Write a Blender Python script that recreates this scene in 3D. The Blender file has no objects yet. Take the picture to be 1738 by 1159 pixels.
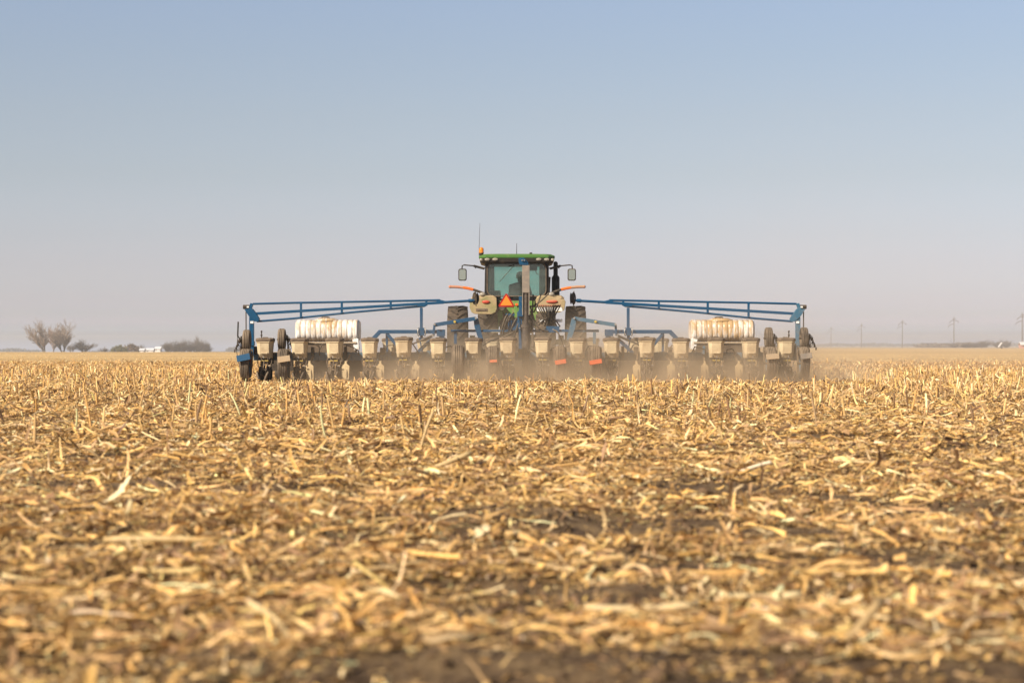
import bpy, math, random
import numpy as np
from mathutils import Vector, Matrix
R = math.radians
PI = math.pi
rnd = random.Random(7)
rng = np.random.default_rng(11)
scene = bpy.context.scene
col = scene.collection

# ------------------------------------------------------------------ camera
F = 3400.0            # focal length in photo pixels
HY = 587.0            # photo row of the true horizon
CZ = 0.83             # camera height
cam_d = bpy.data.cameras.new("camera")
cam_d.sensor_width = 36.0
cam_d.lens = F / 1738.0 * 36.0
cam_d.shift_y = (HY - 579.5) / 1738.0
cam_d.clip_start = 0.1
cam_d.clip_end = 20000
cam_d.dof.use_dof = True
cam_d.dof.focus_distance = 42.0
cam_d.dof.aperture_fstop = 3.0
cam = bpy.data.objects.new("camera", cam_d)
cam.location = (0, 0, CZ)
cam.rotation_euler = (R(90), 0, 0)
col.objects.link(cam)
scene.camera = cam

# ------------------------------------------------------------------ world + sun
SUN_EL, SUN_AZ = R(36), R(226)          # azimuth clockwise from +Y
world = bpy.data.worlds.new("World")
scene.world = world
world.use_nodes = True
wn, wl = world.node_tree.nodes, world.node_tree.links
wn.clear()
wo = wn.new('ShaderNodeOutputWorld')
bg = wn.new('ShaderNodeBackground')
bg.inputs['Strength'].default_value = 0.10
sky = wn.new('ShaderNodeTexSky')
sky.sky_type = 'NISHITA'
sky.sun_disc = False
sky.sun_elevation = SUN_EL
sky.sun_rotation = SUN_AZ
sky.altitude = 300
sky.air_density = 1.0
sky.dust_density = 2.2
sky.ozone_density = 1.5
tc = wn.new('ShaderNodeTexCoord')
sep = wn.new('ShaderNodeSeparateXYZ')
ramp = wn.new('ShaderNodeValToRGB')     # low spring haze: warmer and greyer towards the horizon
el = ramp.color_ramp.elements
SKY_STOPS = [(0.0, (0.537, 0.776, 1.698)), (0.0021, (0.537, 0.776, 1.698)), (0.0035, (0.244, 0.309, 0.619)), (0.005, (0.245, 0.301, 0.566)), (0.0065, (0.413, 0.469, 0.932)), (0.0079, (1.207, 1.25, 1.641)), (0.0097, (1.667, 1.618, 2.167)), (0.0115, (1.417, 1.311, 1.713)), (0.0138, (1.224, 1.148, 1.364)), (0.0168, (1.276, 1.259, 1.631)), (0.0203, (1.202, 1.12, 1.434)), (0.0256, (1.117, 1.055, 1.329)), (0.0329, (1.045, 0.971, 1.204)), (0.0403, (0.986, 0.893, 1.088)), (0.055, (0.906, 0.812, 0.939)), (0.0844, (0.839, 0.737, 0.769)), (0.1138, (0.841, 0.728, 0.722)), (0.1432, (0.843, 0.738, 0.727)), (0.1712, (0.861, 0.76, 0.757)), (0.3, (0.331, 0.379, 0.467)), (1.0, (0.233, 0.263, 0.311))]
el[0].position = 0; el[0].color = SKY_STOPS[0][1] + (1,)
el[1].position = 1; el[1].color = SKY_STOPS[-1][1] + (1,)
for p, c in SKY_STOPS[1:-1]:
    e = el.new(p); e.color = c + (1,)
mul = wn.new('ShaderNodeMixRGB'); mul.blend_type = 'MULTIPLY'; mul.inputs[0].default_value = 1
wl.new(tc.outputs['Generated'], sep.inputs[0])
wl.new(sep.outputs['Z'], ramp.inputs[0])
wl.new(sky.outputs[0], mul.inputs[1])
wl.new(ramp.outputs[0], mul.inputs[2])
wl.new(mul.outputs[0], bg.inputs['Color'])
wl.new(bg.outputs[0], wo.inputs['Surface'])

sd = bpy.data.lights.new("sun", 'SUN')
sd.energy = 5.0
sd.angle = R(0.53)
sd.color = (1.0, 0.90, 0.76)
sun = bpy.data.objects.new("sun", sd)
dv = Vector((math.sin(SUN_AZ) * math.cos(SUN_EL), math.cos(SUN_AZ) * math.cos(SUN_EL), math.sin(SUN_EL)))
sun.rotation_euler = dv.to_track_quat('Z', 'Y').to_euler()
sun.location = (-20, -20, 30)
col.objects.link(sun)

scene.view_settings.view_transform = 'Standard'
scene.view_settings.look = 'None'
scene.view_settings.exposure = 0.72
scene.view_settings.gamma = 1.0
scene.render.engine = 'CYCLES'
scene.cycles.use_denoising = True
scene.cycles.max_bounces = 6
scene.cycles.diffuse_bounces = 3
scene.cycles.transparent_max_bounces = 12
scene.cycles.volume_bounces = 1
scene.cycles.volume_step_rate = 1.0
scene.cycles.volume_max_steps = 128

# ------------------------------------------------------------------ materials
def newmat(name):
    m = bpy.data.materials.new(name); m.use_nodes = True
    n, l = m.node_tree.nodes, m.node_tree.links
    return m, n, l, n['Principled BSDF']

def noise(n, l, scale, detail=4, vec=None, rough=0.55):
    t = n.new('ShaderNodeTexNoise')
    t.inputs['Scale'].default_value = scale
    t.inputs['Detail'].default_value = detail
    t.inputs['Roughness'].default_value = rough
    if vec is not None: l.new(vec, t.inputs['Vector'])
    return t

def mapr(n, l, src, a, b, c=0.0, d=1.0):
    m = n.new('ShaderNodeMapRange')
    m.inputs['From Min'].default_value = a; m.inputs['From Max'].default_value = b
    m.inputs['To Min'].default_value = c; m.inputs['To Max'].default_value = d
    l.new(src, m.inputs['Value'])
    return m.outputs[0]

def math_(n, l, op, a, b=None, clamp=False):
    m = n.new('ShaderNodeMath'); m.operation = op; m.use_clamp = clamp
    for i, v in enumerate((a, b)):
        if v is None: continue
        if isinstance(v, (int, float)): m.inputs[i].default_value = v
        else: l.new(v, m.inputs[i])
    return m.outputs[0]

def mix(n, l, fac, a, b):
    m = n.new('ShaderNodeMixRGB')
    if isinstance(fac, (int, float)): m.inputs[0].default_value = fac
    else: l.new(fac, m.inputs[0])
    for i, v in ((1, a), (2, b)):
        if isinstance(v, tuple): m.inputs[i].default_value = v + (1,)
        else: l.new(v, m.inputs[i])
    return m.outputs[0]

DUST = (0.34, 0.235, 0.135)
def paint(name, c, dust=0.35, rough=0.45, metal=0.0, scale=6.0, dustcol=DUST, var=0.25):
    """painted or moulded surface with real dust lying on it in patches and on upward faces"""
    m, n, l, b = newmat(name)
    tcn = n.new('ShaderNodeTexCoord'); oi = n.new('ShaderNodeObjectInfo')
    va = n.new('ShaderNodeVectorMath'); va.operation = 'ADD'
    l.new(tcn.outputs['Object'], va.inputs[0]); l.new(math_(n, l, 'MULTIPLY', oi.outputs['Random'], 37.0), va.inputs[1])
    n1 = noise(n, l, scale, 6, va.outputs[0], 0.65)
    n2 = noise(n, l, scale * 7, 5, va.outputs[0], 0.7)
    g = n.new('ShaderNodeNewGeometry'); s = n.new('ShaderNodeSeparateXYZ'); l.new(g.outputs['Normal'], s.inputs[0])
    up = mapr(n, l, s.outputs['Z'], 0.1, 1.0, 0.0, 0.35 * min(1, dust * 2))
    a = mapr(n, l, n1.outputs[0], 0.62 - 0.45 * dust, 0.95 - 0.45 * dust, 0.0, min(0.95, 0.35 + dust))
    a = math_(n, l, 'MULTIPLY', a, mapr(n, l, n2.outputs[0], 0.3, 0.65, 0.55, 1.1))
    a = math_(n, l, 'ADD', a, math_(n, l, 'ADD', up, mapr(n, l, oi.outputs['Random'], 0, 1, -0.15 * dust, 0.6 * dust)), True)
    dark = tuple(x * (1 - var) for x in c)
    base = mix(n, l, mapr(n, l, n2.outputs[0], 0.35, 0.65), dark, c)
    l.new(mix(n, l, a, base, dustcol), b.inputs['Base Color'])
    l.new(mapr(n, l, a, 0, 1, rough, 0.9), b.inputs['Roughness'])
    b.inputs['Metallic'].default_value = metal
    b.inputs['Specular IOR Level'].default_value = 0.22 if not metal else 0.5
    bp = n.new('ShaderNodeBump'); bp.inputs['Strength'].default_value = 0.15; bp.inputs['Distance'].default_value = 0.01
    l.new(n2.outputs[0], bp.inputs['Height']); l.new(bp.outputs[0], b.inputs['Normal'])
    return m

M = {}
M['blue'] = paint('blue_paint', (0.003, 0.060, 0.135), 0.04, 0.42)
M['blue_dusty'] = paint('dusty_blue_paint', (0.035, 0.125, 0.20), 0.25, 0.5)
M['green'] = paint('green_paint', (0.038, 0.15, 0.022), 0.12, 0.4)
M['green_dusty'] = paint('dusty_green_paint', (0.09, 0.25, 0.04), 0.40, 0.5)
M['cab'] = paint('cab_black', (0.014, 0.012, 0.010), 0.06, 0.5)
M['black'] = paint('black_plastic', (0.018, 0.017, 0.016), 0.2, 0.5)
M['dirtblack'] = paint('dirty_dark_iron', (0.030, 0.023, 0.017), 0.34, 0.6, dustcol=(0.15, 0.105, 0.065))
M['iron'] = paint('dusty_iron', (0.075, 0.057, 0.042), 0.45, 0.6, dustcol=(0.22, 0.155, 0.095))
M['steel'] = paint('worn_steel', (0.42, 0.40, 0.37), 0.3, 0.35, metal=0.6)
M['rubber'] = paint('dusty_rubber', (0.030, 0.024, 0.019), 0.30, 0.85, dustcol=(0.16, 0.112, 0.07), scale=4)
M['rubber_light'] = paint('muddy_rubber', (0.075, 0.058, 0.044), 0.5, 0.85, dustcol=(0.22, 0.165, 0.11), scale=4)
M['lid'] = paint('dusty_hopper_lid', (0.085, 0.060, 0.042), 0.4, 0.7, dustcol=(0.20, 0.145, 0.095))
M['hopper'] = paint('cream_hopper_plastic', (0.60, 0.49, 0.31), 0.48, 0.6, dustcol=(0.36, 0.26, 0.155), var=0.08)
M['fender'] = paint('dust_covered_fender', (0.16, 0.19, 0.06), 0.7, 0.75, dustcol=(0.36, 0.26, 0.145), scale=2.5)
M['tan'] = paint('tan_plate', (0.38, 0.29, 0.19), 0.5, 0.7)
M['cream_plate'] = paint('cream_plate', (0.62, 0.48, 0.27), 0.35, 0.7)
M['orange'] = paint('orange_reflector', (0.62, 0.12, 0.04), 0.3, 0.5, dustcol=(0.42, 0.22, 0.12))
M['orange_arm'] = paint('orange_warning_tape', (0.86, 0.16, 0.02), 0.05, 0.4)
M['dull_arm'] = paint('dusty_red_tape', (0.50, 0.20, 0.12), 0.5, 0.6)
M['yellow'] = paint('yellow_spring', (0.55, 0.38, 0.04), 0.35, 0.5)
M['redlens'] = paint('dusty_red_lens', (0.50, 0.035, 0.02), 0.45, 0.3, dustcol=(0.42, 0.20, 0.11))
M['white'] = paint('white_decal', (0.78, 0.76, 0.72), 0.1, 0.5)
M['grey_dusty'] = paint('grey_dusty_channel', (0.17, 0.15, 0.13), 0.45, 0.7, dustcol=(0.30, 0.24, 0.18), scale=9)
M['cyl'] = paint('dark_cylinder', (0.05, 0.042, 0.036), 0.3, 0.5, dustcol=(0.24, 0.18, 0.13))
M['hose'] = paint('dusty_hose', (0.035, 0.03, 0.025), 0.4, 0.6, dustcol=(0.20, 0.15, 0.10))
M['lamp'] = paint('work_lamp_lens', (0.30, 0.27, 0.22), 0.15, 0.15)
M['brown_panel'] = paint('brown_cradle_shade', (0.085, 0.06, 0.042), 0.35, 0.7, dustcol=(0.22, 0.155, 0.10))
M['smv_red'] = paint('smv_red_border', (0.34, 0.02, 0.012), 0.05, 0.4)
def fluo():
    m, n, l, b = newmat('fluorescent_orange')
    b.inputs['Base Color'].default_value = (0.95, 0.20, 0.01, 1); b.inputs['Roughness'].default_value = 0.5
    return m
M['smv'] = fluo()
def amber():
    m, n, l, b = newmat('amber_beacon')
    b.inputs['Base Color'].default_value = (0.85, 0.25, 0.01, 1); b.inputs['Roughness'].default_value = 0.15
    b.inputs['Transmission Weight'].default_value = 0.3
    return m
M['amber'] = amber()
def tank_mat(bias=0.0):
    m, n, l, b = newmat('white_poly_tank')
    tcn = n.new('ShaderNodeTexCoord')
    s = n.new('ShaderNodeSeparateXYZ'); l.new(tcn.outputs['Object'], s.inputs[0])
    mp = n.new('ShaderNodeMapping'); mp.inputs['Scale'].default_value = (9, 2, 2.2); l.new(tcn.outputs['Object'], mp.inputs[0])
    n1 = noise(n, l, 1.6, 6, mp.outputs[0], 0.7)
    a = math_(n, l, 'ABSOLUTE', s.outputs['X'])
    c = mapr(n, l, a, 0.05, 0.52, 0.28, -0.10)                     # spilt dust lies round the filler in the middle
    h = mapr(n, l, s.outputs['Z'], -0.12, 0.25, -0.15, 0.15)
    f = math_(n, l, 'ADD', mapr(n, l, n1.outputs[0], 0.36, 0.60, -0.05+bias, 0.8+bias), math_(n, l, 'ADD', c, h), True)
    l.new(mix(n, l, f, (0.80, 0.78, 0.74), (0.42, 0.27, 0.125)), b.inputs['Base Color'])
    b.inputs['Roughness'].default_value = 0.4
    b.inputs['Subsurface Weight'].default_value = 0.0
    return m
M['tank'] = tank_mat(); M['tank_dusty'] = tank_mat(0.28)
def glass_mat(name, tint, gloss=0.06):
    m = bpy.data.materials.new(name); m.use_nodes = True
    n, l = m.node_tree.nodes, m.node_tree.links; n.clear()
    o = n.new('ShaderNodeOutputMaterial'); t = n.new('ShaderNodeBsdfTransparent'); t.inputs[0].default_value = tint + (1,)
    g = n.new('ShaderNodeBsdfGlossy'); g.inputs['Roughness'].default_value = 0.05
    d = n.new('ShaderNodeBsdfDiffuse'); d.inputs[0].default_value = (0.30, 0.33, 0.28, 1)
    mx = n.new('ShaderNodeMixShader'); mx.inputs[0].default_value = gloss
    m2 = n.new('ShaderNodeMixShader'); m2.inputs[0].default_value = 0.035
    l.new(t.outputs[0], mx.inputs[1]); l.new(g.outputs[0], mx.inputs[2])
    nz = noise(n, l, 4, 4); l.new(mapr(n, l, nz.outputs[0], 0.4, 0.7, 0.015, 0.12), m2.inputs[0]); l.new(mx.outputs[0], m2.inputs[1]); l.new(d.outputs[0], m2.inputs[2]); l.new(m2.outputs[0], o.inputs[0])
    return m
M['glass'] = glass_mat('tinted_cab_glass', (0.68, 0.85, 0.81))
def mirror_mat():
    m, n, l, b = newmat('mirror_glass')
    b.inputs['Base Color'].default_value = (0.45, 0.5, 0.42, 1); b.inputs['Metallic'].default_value = 0.9; b.inputs['Roughness'].default_value = 0.18
    return m
M['mirror'] = mirror_mat()
def flat(name, c, rough=0.8, var=0.2, scale=8):
    m, n, l, b = newmat(name)
    tcn = n.new('ShaderNodeTexCoord'); t = noise(n, l, scale, 4, tcn.outputs['Object'])
    l.new(mix(n, l, mapr(n, l, t.outputs[0], 0.35, 0.65), tuple(x * (1 - var) for x in c), c), b.inputs['Base Color'])
    b.inputs['Roughness'].default_value = rough
    return m
M['seat'] = flat('seat_fabric', (0.03, 0.03, 0.03))
M['jacket'] = flat('dark_jacket', (0.025, 0.03, 0.04))
M['skin'] = flat('skin', (0.42, 0.24, 0.16), 0.6)
M['cap'] = flat('dark_cap', (0.02, 0.02, 0.025))
M['bark'] = flat('bare_bark', (0.10, 0.08, 0.062), 0.9, 0.35, 3)
M['twig'] = flat('bare_twigs', (0.25, 0.18, 0.125), 0.9, 0.25, 0.6)
M['twig_red'] = flat('budding_twigs', (0.27, 0.165, 0.10), 0.9, 0.25, 0.6)
M['twig_grey'] = flat('grey_thicket_twigs', (0.15, 0.12, 0.095), 0.9, 0.25, 0.6)
M['shrub'] = flat('olive_shrub_leaves', (0.16, 0.145, 0.05), 0.9, 0.35, 0.8)
M['shrub_red'] = flat('reddish_shrub_leaves', (0.20, 0.135, 0.085), 0.9, 0.35, 0.8)
M['farwood'] = flat('far_wood', (0.10, 0.09, 0.08), 0.9, 0.3, 0.1)
M['barn'] = flat('white_barn_paint', (0.60, 0.59, 0.57), 0.6, 0.08, 0.4)
M['barn_roof'] = flat('pale_metal_roof', (0.66, 0.66, 0.66), 0.4, 0.1, 0.4)
M['barn_red'] = flat('reddish_wall', (0.45, 0.24, 0.18), 0.7, 0.15, 0.4)
M['pole'] = flat('weathered_pole', (0.13, 0.11, 0.095), 0.9, 0.25, 2)

# ------------------------------------------------------------------ mesh helpers
class MB:
    def __init__(s): s.v, s.f, s.sm = [], [], []
    def add(s, vs, fs, smooth=False):
        o = len(s.v); s.v += [tuple(v) for v in vs]
        for f in fs: s.f.append(tuple(i + o for i in f)); s.sm.append(smooth)
    def box(s, c, d, rot=None, taper=1.0):
        x, y, z = d[0] / 2, d[1] / 2, d[2] / 2
        vs = [Vector((sx * x * (taper if sz < 0 else 1), sy * y * (taper if sz < 0 else 1), sz * z)) for sx, sy, sz in
              ((-1,-1,-1),(1,-1,-1),(1,1,-1),(-1,1,-1),(-1,-1,1),(1,-1,1),(1,1,1),(-1,1,1))]
        if rot is not None: vs = [rot @ v for v in vs]
        c = Vector(c)
        s.add([v + c for v in vs], [(0,3,2,1),(4,5,6,7),(0,1,5,4),(1,2,6,5),(2,3,7,6),(3,0,4,7)])
        return s
    def bar(s, a, b, w, h=None, upv=(0, 0, 1)):
        """rectangular bar from a to b, w across, h along upv"""
        h = w if h is None else h
        a, b = Vector(a), Vector(b); d = (b - a); L = d.length; d.normalize()
        u = Vector(upv)
        if abs(d.dot(u)) > 0.95: u = Vector((0, 1, 0))
        sx = d.cross(u).normalized(); uz = sx.cross(d).normalized()
        vs = []
        for p in (a, b):
            for q, r in ((-1,-1),(1,-1),(1,1),(-1,1)): vs.append(p + sx * q * w / 2 + uz * r * h / 2)
        s.add(vs, [(0,3,2,1),(4,5,6,7),(0,1,5,4),(1,2,6,5),(2,3,7,6),(3,0,4,7)])
        return s
    def tube(s, pts, r, k=8, caps=True):
        pts = [Vector(p) for p in pts]; n = len(pts)
        rs = r if isinstance(r, (list, tuple)) else [r] * n
        rings = []; ref = None
        for i, p in enumerate(pts):
            d = (pts[min(i + 1, n - 1)] - pts[max(i - 1, 0)]).normalized()
            if ref is None:
                ref = Vector((0, 0, 1)) if abs(d.z) < 0.9 else Vector((1, 0, 0))
            sx = d.cross(ref).normalized(); sy = sx.cross(d).normalized(); ref = sy
            rings.append([p + (sx * math.cos(2*PI*j/k) + sy * math.sin(2*PI*j/k)) * rs[i] for j in range(k)])
        vs = [v for ring in rings for v in ring]; fs = []
        for i in range(n - 1):
            for j in range(k):
                a, b2 = i*k + j, i*k + (j+1) % k
                fs.append((a, b2, b2 + k, a + k))
        s.add(vs, fs, True)
        if caps:
            s.add(rings[0], [tuple(range(k))[::-1]]); s.add(rings[-1], [tuple(range(k))])
        return s
    def lathe(s, prof, c=(0, 0, 0), axis='X', k=24, smooth=True):
        """prof = [(along, radius)...] closed loop optional"""
        c = Vector(c); vs = []
        for a, r in prof:
            for j in range(k):
                t = 2*PI*j/k; q, w = math.cos(t) * r, math.sin(t) * r
                vs.append(c + Vector({'X': (a, q, w), 'Y': (q, a, w), 'Z': (q, w, a)}[axis]))
        fs = []
        for i in range(len(prof) - 1):
            for j in range(k):
                x, y = i*k + j, i*k + (j+1) % k
                fs.append((x, y, y + k, x + k))
        s.add(vs, fs, smooth)
        return s
    def prism(s, poly, y0, y1, plane='XZ', c=(0, 0, 0)):
        """poly in the plane, extruded along the remaining axis"""
        c = Vector(c); n = len(poly)
        def P(a, b, t): return c + Vector({'XZ': (a, t, b), 'YZ': (t, a, b), 'XY': (a, b, t)}[plane])
        vs = [P(a, b, y0) for a, b in poly] + [P(a, b, y1) for a, b in poly]
        s.add(vs, [tuple(range(n)), tuple(range(n, 2*n))[::-1]] + [(i, i + n, (i+1) % n + n, (i+1) % n) for i in range(n)])
        return s
    def ball(s, c, r, sc=(1, 1, 1), k=12):
        prof = [(-math.cos(PI*i/(k//2+2))*r, max(1e-4, math.sin(PI*i/(k//2+2))*r)) for i in range(k//2+3)]
        o = len(s.v); s.lathe(prof, (0, 0, 0), 'Z', k)
        c = Vector(c)
        for i in range(o, len(s.v)):
            v = s.v[i]; s.v[i] = (v[0]*sc[0]+c.x, v[1]*sc[1]+c.y, v[2]*sc[2]+c.z)
        return s
    def build(s, name, m, parent=None, loc=(0, 0, 0), bevel=0.0, label=None):
        me = bpy.data.meshes.new(name); me.from_pydata(s.v, [], s.f)
        me.polygons.foreach_set('use_smooth', s.sm); 
        import bmesh
        bm = bmesh.new(); bm.from_mesh(me); bmesh.ops.recalc_face_normals(bm, faces=bm.faces)
        bm.to_mesh(me); bm.free()
        me.materials.append(m); me.update()
        o = bpy.data.objects.new(name, me); col.objects.link(o)
        o.parent = parent; o.location = loc
        if bevel:
            b = o.modifiers.new('bevel', 'BEVEL'); b.width = bevel; b.segments = 2; b.limit_method = 'ANGLE'; b.angle_limit = R(40)
        if label: o['label'] = label
        return o

def empty(name, loc, label, cat, group=None, rz=0, sc=1):
    o = bpy.data.objects.new(name, None); col.objects.link(o)
    o.location = loc; o.rotation_euler[2] = rz; o.scale = (sc, sc, sc)
    o['label'] = label; o['category'] = cat
    if group: o['group'] = group
    return o
def tag(o, label=None, cat=None, group=None, kind=None):
    for k, v in (('label', label), ('category', cat), ('group', group), ('kind', kind)):
        if v: o[k] = v
    return o
def clone(o, parent, loc=None):
    c = o.copy(); col.objects.link(c); c.parent = parent
    if loc is not None: c.location = loc
    for ch in list(o.children): clone(ch, c)
    return c

# ------------------------------------------------------------------ terrain
def vnoise(x, y, seed=0.0):
    ix, iy = np.floor(x), np.floor(y); fx, fy = x - ix, y - iy
    fx = fx*fx*(3-2*fx); fy = fy*fy*(3-2*fy)
    def h(a, b):
        q = np.sin(a*127.1 + b*311.7 + seed*74.7)*43758.5453
        return q - np.floor(q)
    return (h(ix, iy)*(1-fx) + h(ix+1, iy)*fx)*(1-fy) + (h(ix, iy+1)*(1-fx) + h(ix+1, iy+1)*fx)*fy
def sstep(a, b, x):
    t = np.clip((x-a)/(b-a), 0, 1); return t*t*(3-2*t)
def height(x, y):
    x = np.asarray(x, float); y = np.asarray(y, float)
    near = 1 - sstep(45, 90, y)
    z = (0.07*(vnoise(x/1.9, y/1.9, 1)-0.5) + 0.075*(vnoise(x/0.47, y/0.42, 2)-0.5)*near
         + 0.034*(vnoise(x/0.15, y/0.14, 3)-0.5)*near + 0.035*sstep(0.6, 0.95, vnoise(x/0.8+9, y/0.5, 12))*near)
    z *= 1 - 0.6*np.exp(-((y-45)/6)**2)
    left = 1 - sstep(-0.05, 0.06, x/np.maximum(y, 1))
    drop = np.where(y > 262, -(y-262)*(10.3/F), 0)
    return z + drop*left
def cover(x, y):
    """0 bare soil .. 1 thick residue"""
    n_ = 0.5*vnoise(x/1.25+3, y/0.62, 5) + 0.3*vnoise(x/0.45, y/0.3, 6) + 0.2*vnoise(x/3.1, y/2.2, 8)
    return sstep(0.35, 0.58, n_ + 0.20*sstep(8, 20, y) - 0.02*(1-sstep(5.5, 8, y)) - 0.16*(1-sstep(4.9, 5.5, y)))

ys = np.concatenate([np.linspace(-60, 1.5, 30)[:-1], np.arange(1.5, 12, 0.03), 12*np.exp(np.arange(0, math.log(60/12), 0.0042)),
                     60*np.exp(np.arange(0, math.log(9000/60)+0.04, 0.035))])
us = np.concatenate([-np.geomspace(4, 0.56, 24), np.linspace(-0.55, 0.55, 470), np.geomspace(0.56, 4, 24)])
sy = np.sqrt((ys+6)**2 + 100)
GX = us[None, :]*sy[:, None]; GY = np.repeat(ys[:, None], len(us), 1)
GZ = height(GX, GY)
nr, nc = GX.shape
def npmesh(name, verts, faces_quads, m, cols=None, smooth=False, tris=None):
    me = bpy.data.meshes.new(name)
    nv = len(verts); nq = len(faces_quads); nt = 0 if tris is None else len(tris)
    me.vertices.add(nv); me.vertices.foreach_set('co', np.ascontiguousarray(verts, dtype=np.float32).ravel())
    loops = faces_quads.ravel().astype(np.int32)
    starts = np.arange(nq)*4; tot = np.full(nq, 4)
    if nt:
        loops = np.concatenate([loops, tris.ravel().astype(np.int32)])
        starts = np.concatenate([starts, nq*4 + np.arange(nt)*3]); tot = np.concatenate([tot, np.full(nt, 3)])
    me.loops.add(len(loops)); me.loops.foreach_set('vertex_index', loops)
    me.polygons.add(nq+nt); me.polygons.foreach_set('loop_start', starts.astype(np.int32))
    me.polygons.foreach_set('loop_total', tot.astype(np.int32))
    me.polygons.foreach_set('use_smooth', np.full(nq+nt, smooth))
    me.update(calc_edges=True)
    if cols is not None:
        a = me.color_attributes.new('tone', 'FLOAT_COLOR', 'POINT')
        c4 = np.ones((nv, 4), np.float32); c4[:, :3] = cols
        a.data.foreach_set('color', c4.ravel())
    me.materials.append(m)
    o = bpy.data.objects.new(name, me); col.objects.link(o)
    return o
def soil_mat():
    m, n, l, b = newmat('soil_and_straw')
    g = n.new('ShaderNodeNewGeometry'); s = n.new('ShaderNodeSeparateXYZ'); l.new(g.outputs['Position'], s.inputs[0])
    P = g.outputs['Position']
    n1 = noise(n, l, 5, 8, P, 0.7); n2 = noise(n, l, 60, 6, P, 0.7)
    soil = mix(n, l, mapr(n, l, n1.outputs[0], 0.35, 0.65), (0.058, 0.035, 0.020), (0.125, 0.079, 0.045))
    soil = mix(n, l, mapr(n, l, n2.outputs[0], 0.45, 0.75), soil, (0.21, 0.145, 0.09))
    # thick straw cover farther out: fine litter, long wind rows
    n3 = noise(n, l, 9, 8, P, 0.8)
    mp = n.new('ShaderNodeMapping'); mp.inputs['Scale'].default_value = (0.006, 0.03, 1); l.new(P, mp.inputs[0])
    n4 = noise(n, l, 1.0, 4, mp.outputs[0], 0.6)
    mp2 = n.new('ShaderNodeMapping'); mp2.inputs['Scale'].default_value = (0.10, 0.30, 1); l.new(P, mp2.inputs[0])
    n5 = noise(n, l, 1.3, 5, mp2.outputs[0], 0.7)
    straw = mix(n, l, mapr(n, l, n3.outputs[0], 0.35, 0.62), (0.34, 0.215, 0.092), (0.64, 0.44, 0.20))
    straw = mix(n, l, mapr(n, l, n4.outputs[0], 0.42, 0.60, 0.0, 0.75), straw, (0.36, 0.23, 0.10))
    straw = mix(n, l, mapr(n, l, n5.outputs[0], 0.42, 0.66, 0.0, 0.45), straw, (0.62, 0.44, 0.21))
    far = mapr(n, l, s.outputs['Y'], 22, 55)
    patch = mapr(n, l, n1.outputs[0], 0.45, 0.7, 0.0, 0.35)
    base = mix(n, l, math_(n, l, 'MAXIMUM', far, patch), soil, straw)
    # grass and fallow beyond the field edge
    dist = mapr(n, l, s.outputs['Y'], 640, 700)
    base = mix(n, l, dist, base, (0.33, 0.25, 0.16))
    l.new(base, b.inputs['Base Color'])
    b.inputs['Roughness'].default_value = 0.95
    b.inputs['Specular IOR Level'].default_value = 0.1
    bp = n.new('ShaderNodeBump'); bp.inputs['Strength'].default_value = 0.8; bp.inputs['Distance'].default_value = 0.03
    l.new(n2.outputs[0], bp.inputs['Height']); l.new(bp.outputs[0], b.inputs['Normal'])
    return m
idx = np.arange(nr*nc).reshape(nr, nc)
q = np.stack([idx[:-1, :-1], idx[:-1, 1:], idx[1:, 1:], idx[1:, :-1]], -1).reshape(-1, 4)
ground = npmesh('ground', np.stack([GX, GY, GZ], -1).reshape(-1, 3), q, soil_mat(), smooth=True)
tag(ground, 'dark soil of the harvested field, showing between the straw', 'ground', kind='structure')

# ------------------------------------------------------------------ crop residue
def straw_mat(name, trans=0.13):
    m = bpy.data.materials.new(name); m.use_nodes = True
    n, l = m.node_tree.nodes, m.node_tree.links
    b = n['Principled BSDF']; o = n['Material Output']
    a = n.new('ShaderNodeAttribute'); a.attribute_name = 'tone'
    g = n.new('ShaderNodeNewGeometry'); t = noise(n, l, 90, 3, g.outputs['Position'], 0.7)
    mm = n.new('ShaderNodeMixRGB'); mm.blend_type = 'MULTIPLY'; mm.inputs[0].default_value = 1
    l.new(a.outputs['Color'], mm.inputs[1])
    cr = n.new('ShaderNodeValToRGB'); cr.color_ramp.elements[0].position = 0.3; cr.color_ramp.elements[0].color = (0.78, 0.73, 0.67, 1)
    cr.color_ramp.elements[1].position = 0.62; cr.color_ramp.elements[1].color = (1.05, 1.05, 1.05, 1)
    l.new(t.outputs[0], cr.inputs[0]); l.new(cr.outputs[0], mm.inputs[2])
    l.new(mm.outputs[0], b.inputs['Base Color'])
    b.inputs['Roughness'].default_value = 0.55; b.inputs['Specular IOR Level'].default_value = 0.35
    tr = n.new('ShaderNodeBsdfTranslucent'); l.new(mm.outputs[0], tr.inputs[0])
    ms = n.new('ShaderNodeMixShader'); ms.inputs[0].default_value = trans
    l.new(b.outputs[0], ms.inputs[1]); l.new(tr.outputs[0], ms.inputs[2]); l.new(ms.outputs[0], o.inputs['Surface'])
    return m
M['straw'] = straw_mat('dry_straw')
PAL = np.array([(0.62, 0.43, 0.17), (0.68, 0.50, 0.235), (0.56, 0.37, 0.135), (0.74, 0.60, 0.36), (0.48, 0.33, 0.155),
                (0.36, 0.245, 0.13), (0.24, 0.155, 0.085), (0.74, 0.64, 0.45), (0.12, 0.075, 0.045)])
PW = np.array([0.22, 0.20, 0.15, 0.15, 0.13, 0.12, 0.10, 0.010, 0.08])
def tones(n):
    c = PAL[rng.choice(len(PAL), n, p=PW/PW.sum())]
    return np.clip(c*np.array((1.14, 1.03, 0.925))*rng.normal(1, 0.20, (n, 1))*rng.normal(1, 0.018, (n, 3)), 0.02, 0.88)
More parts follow.
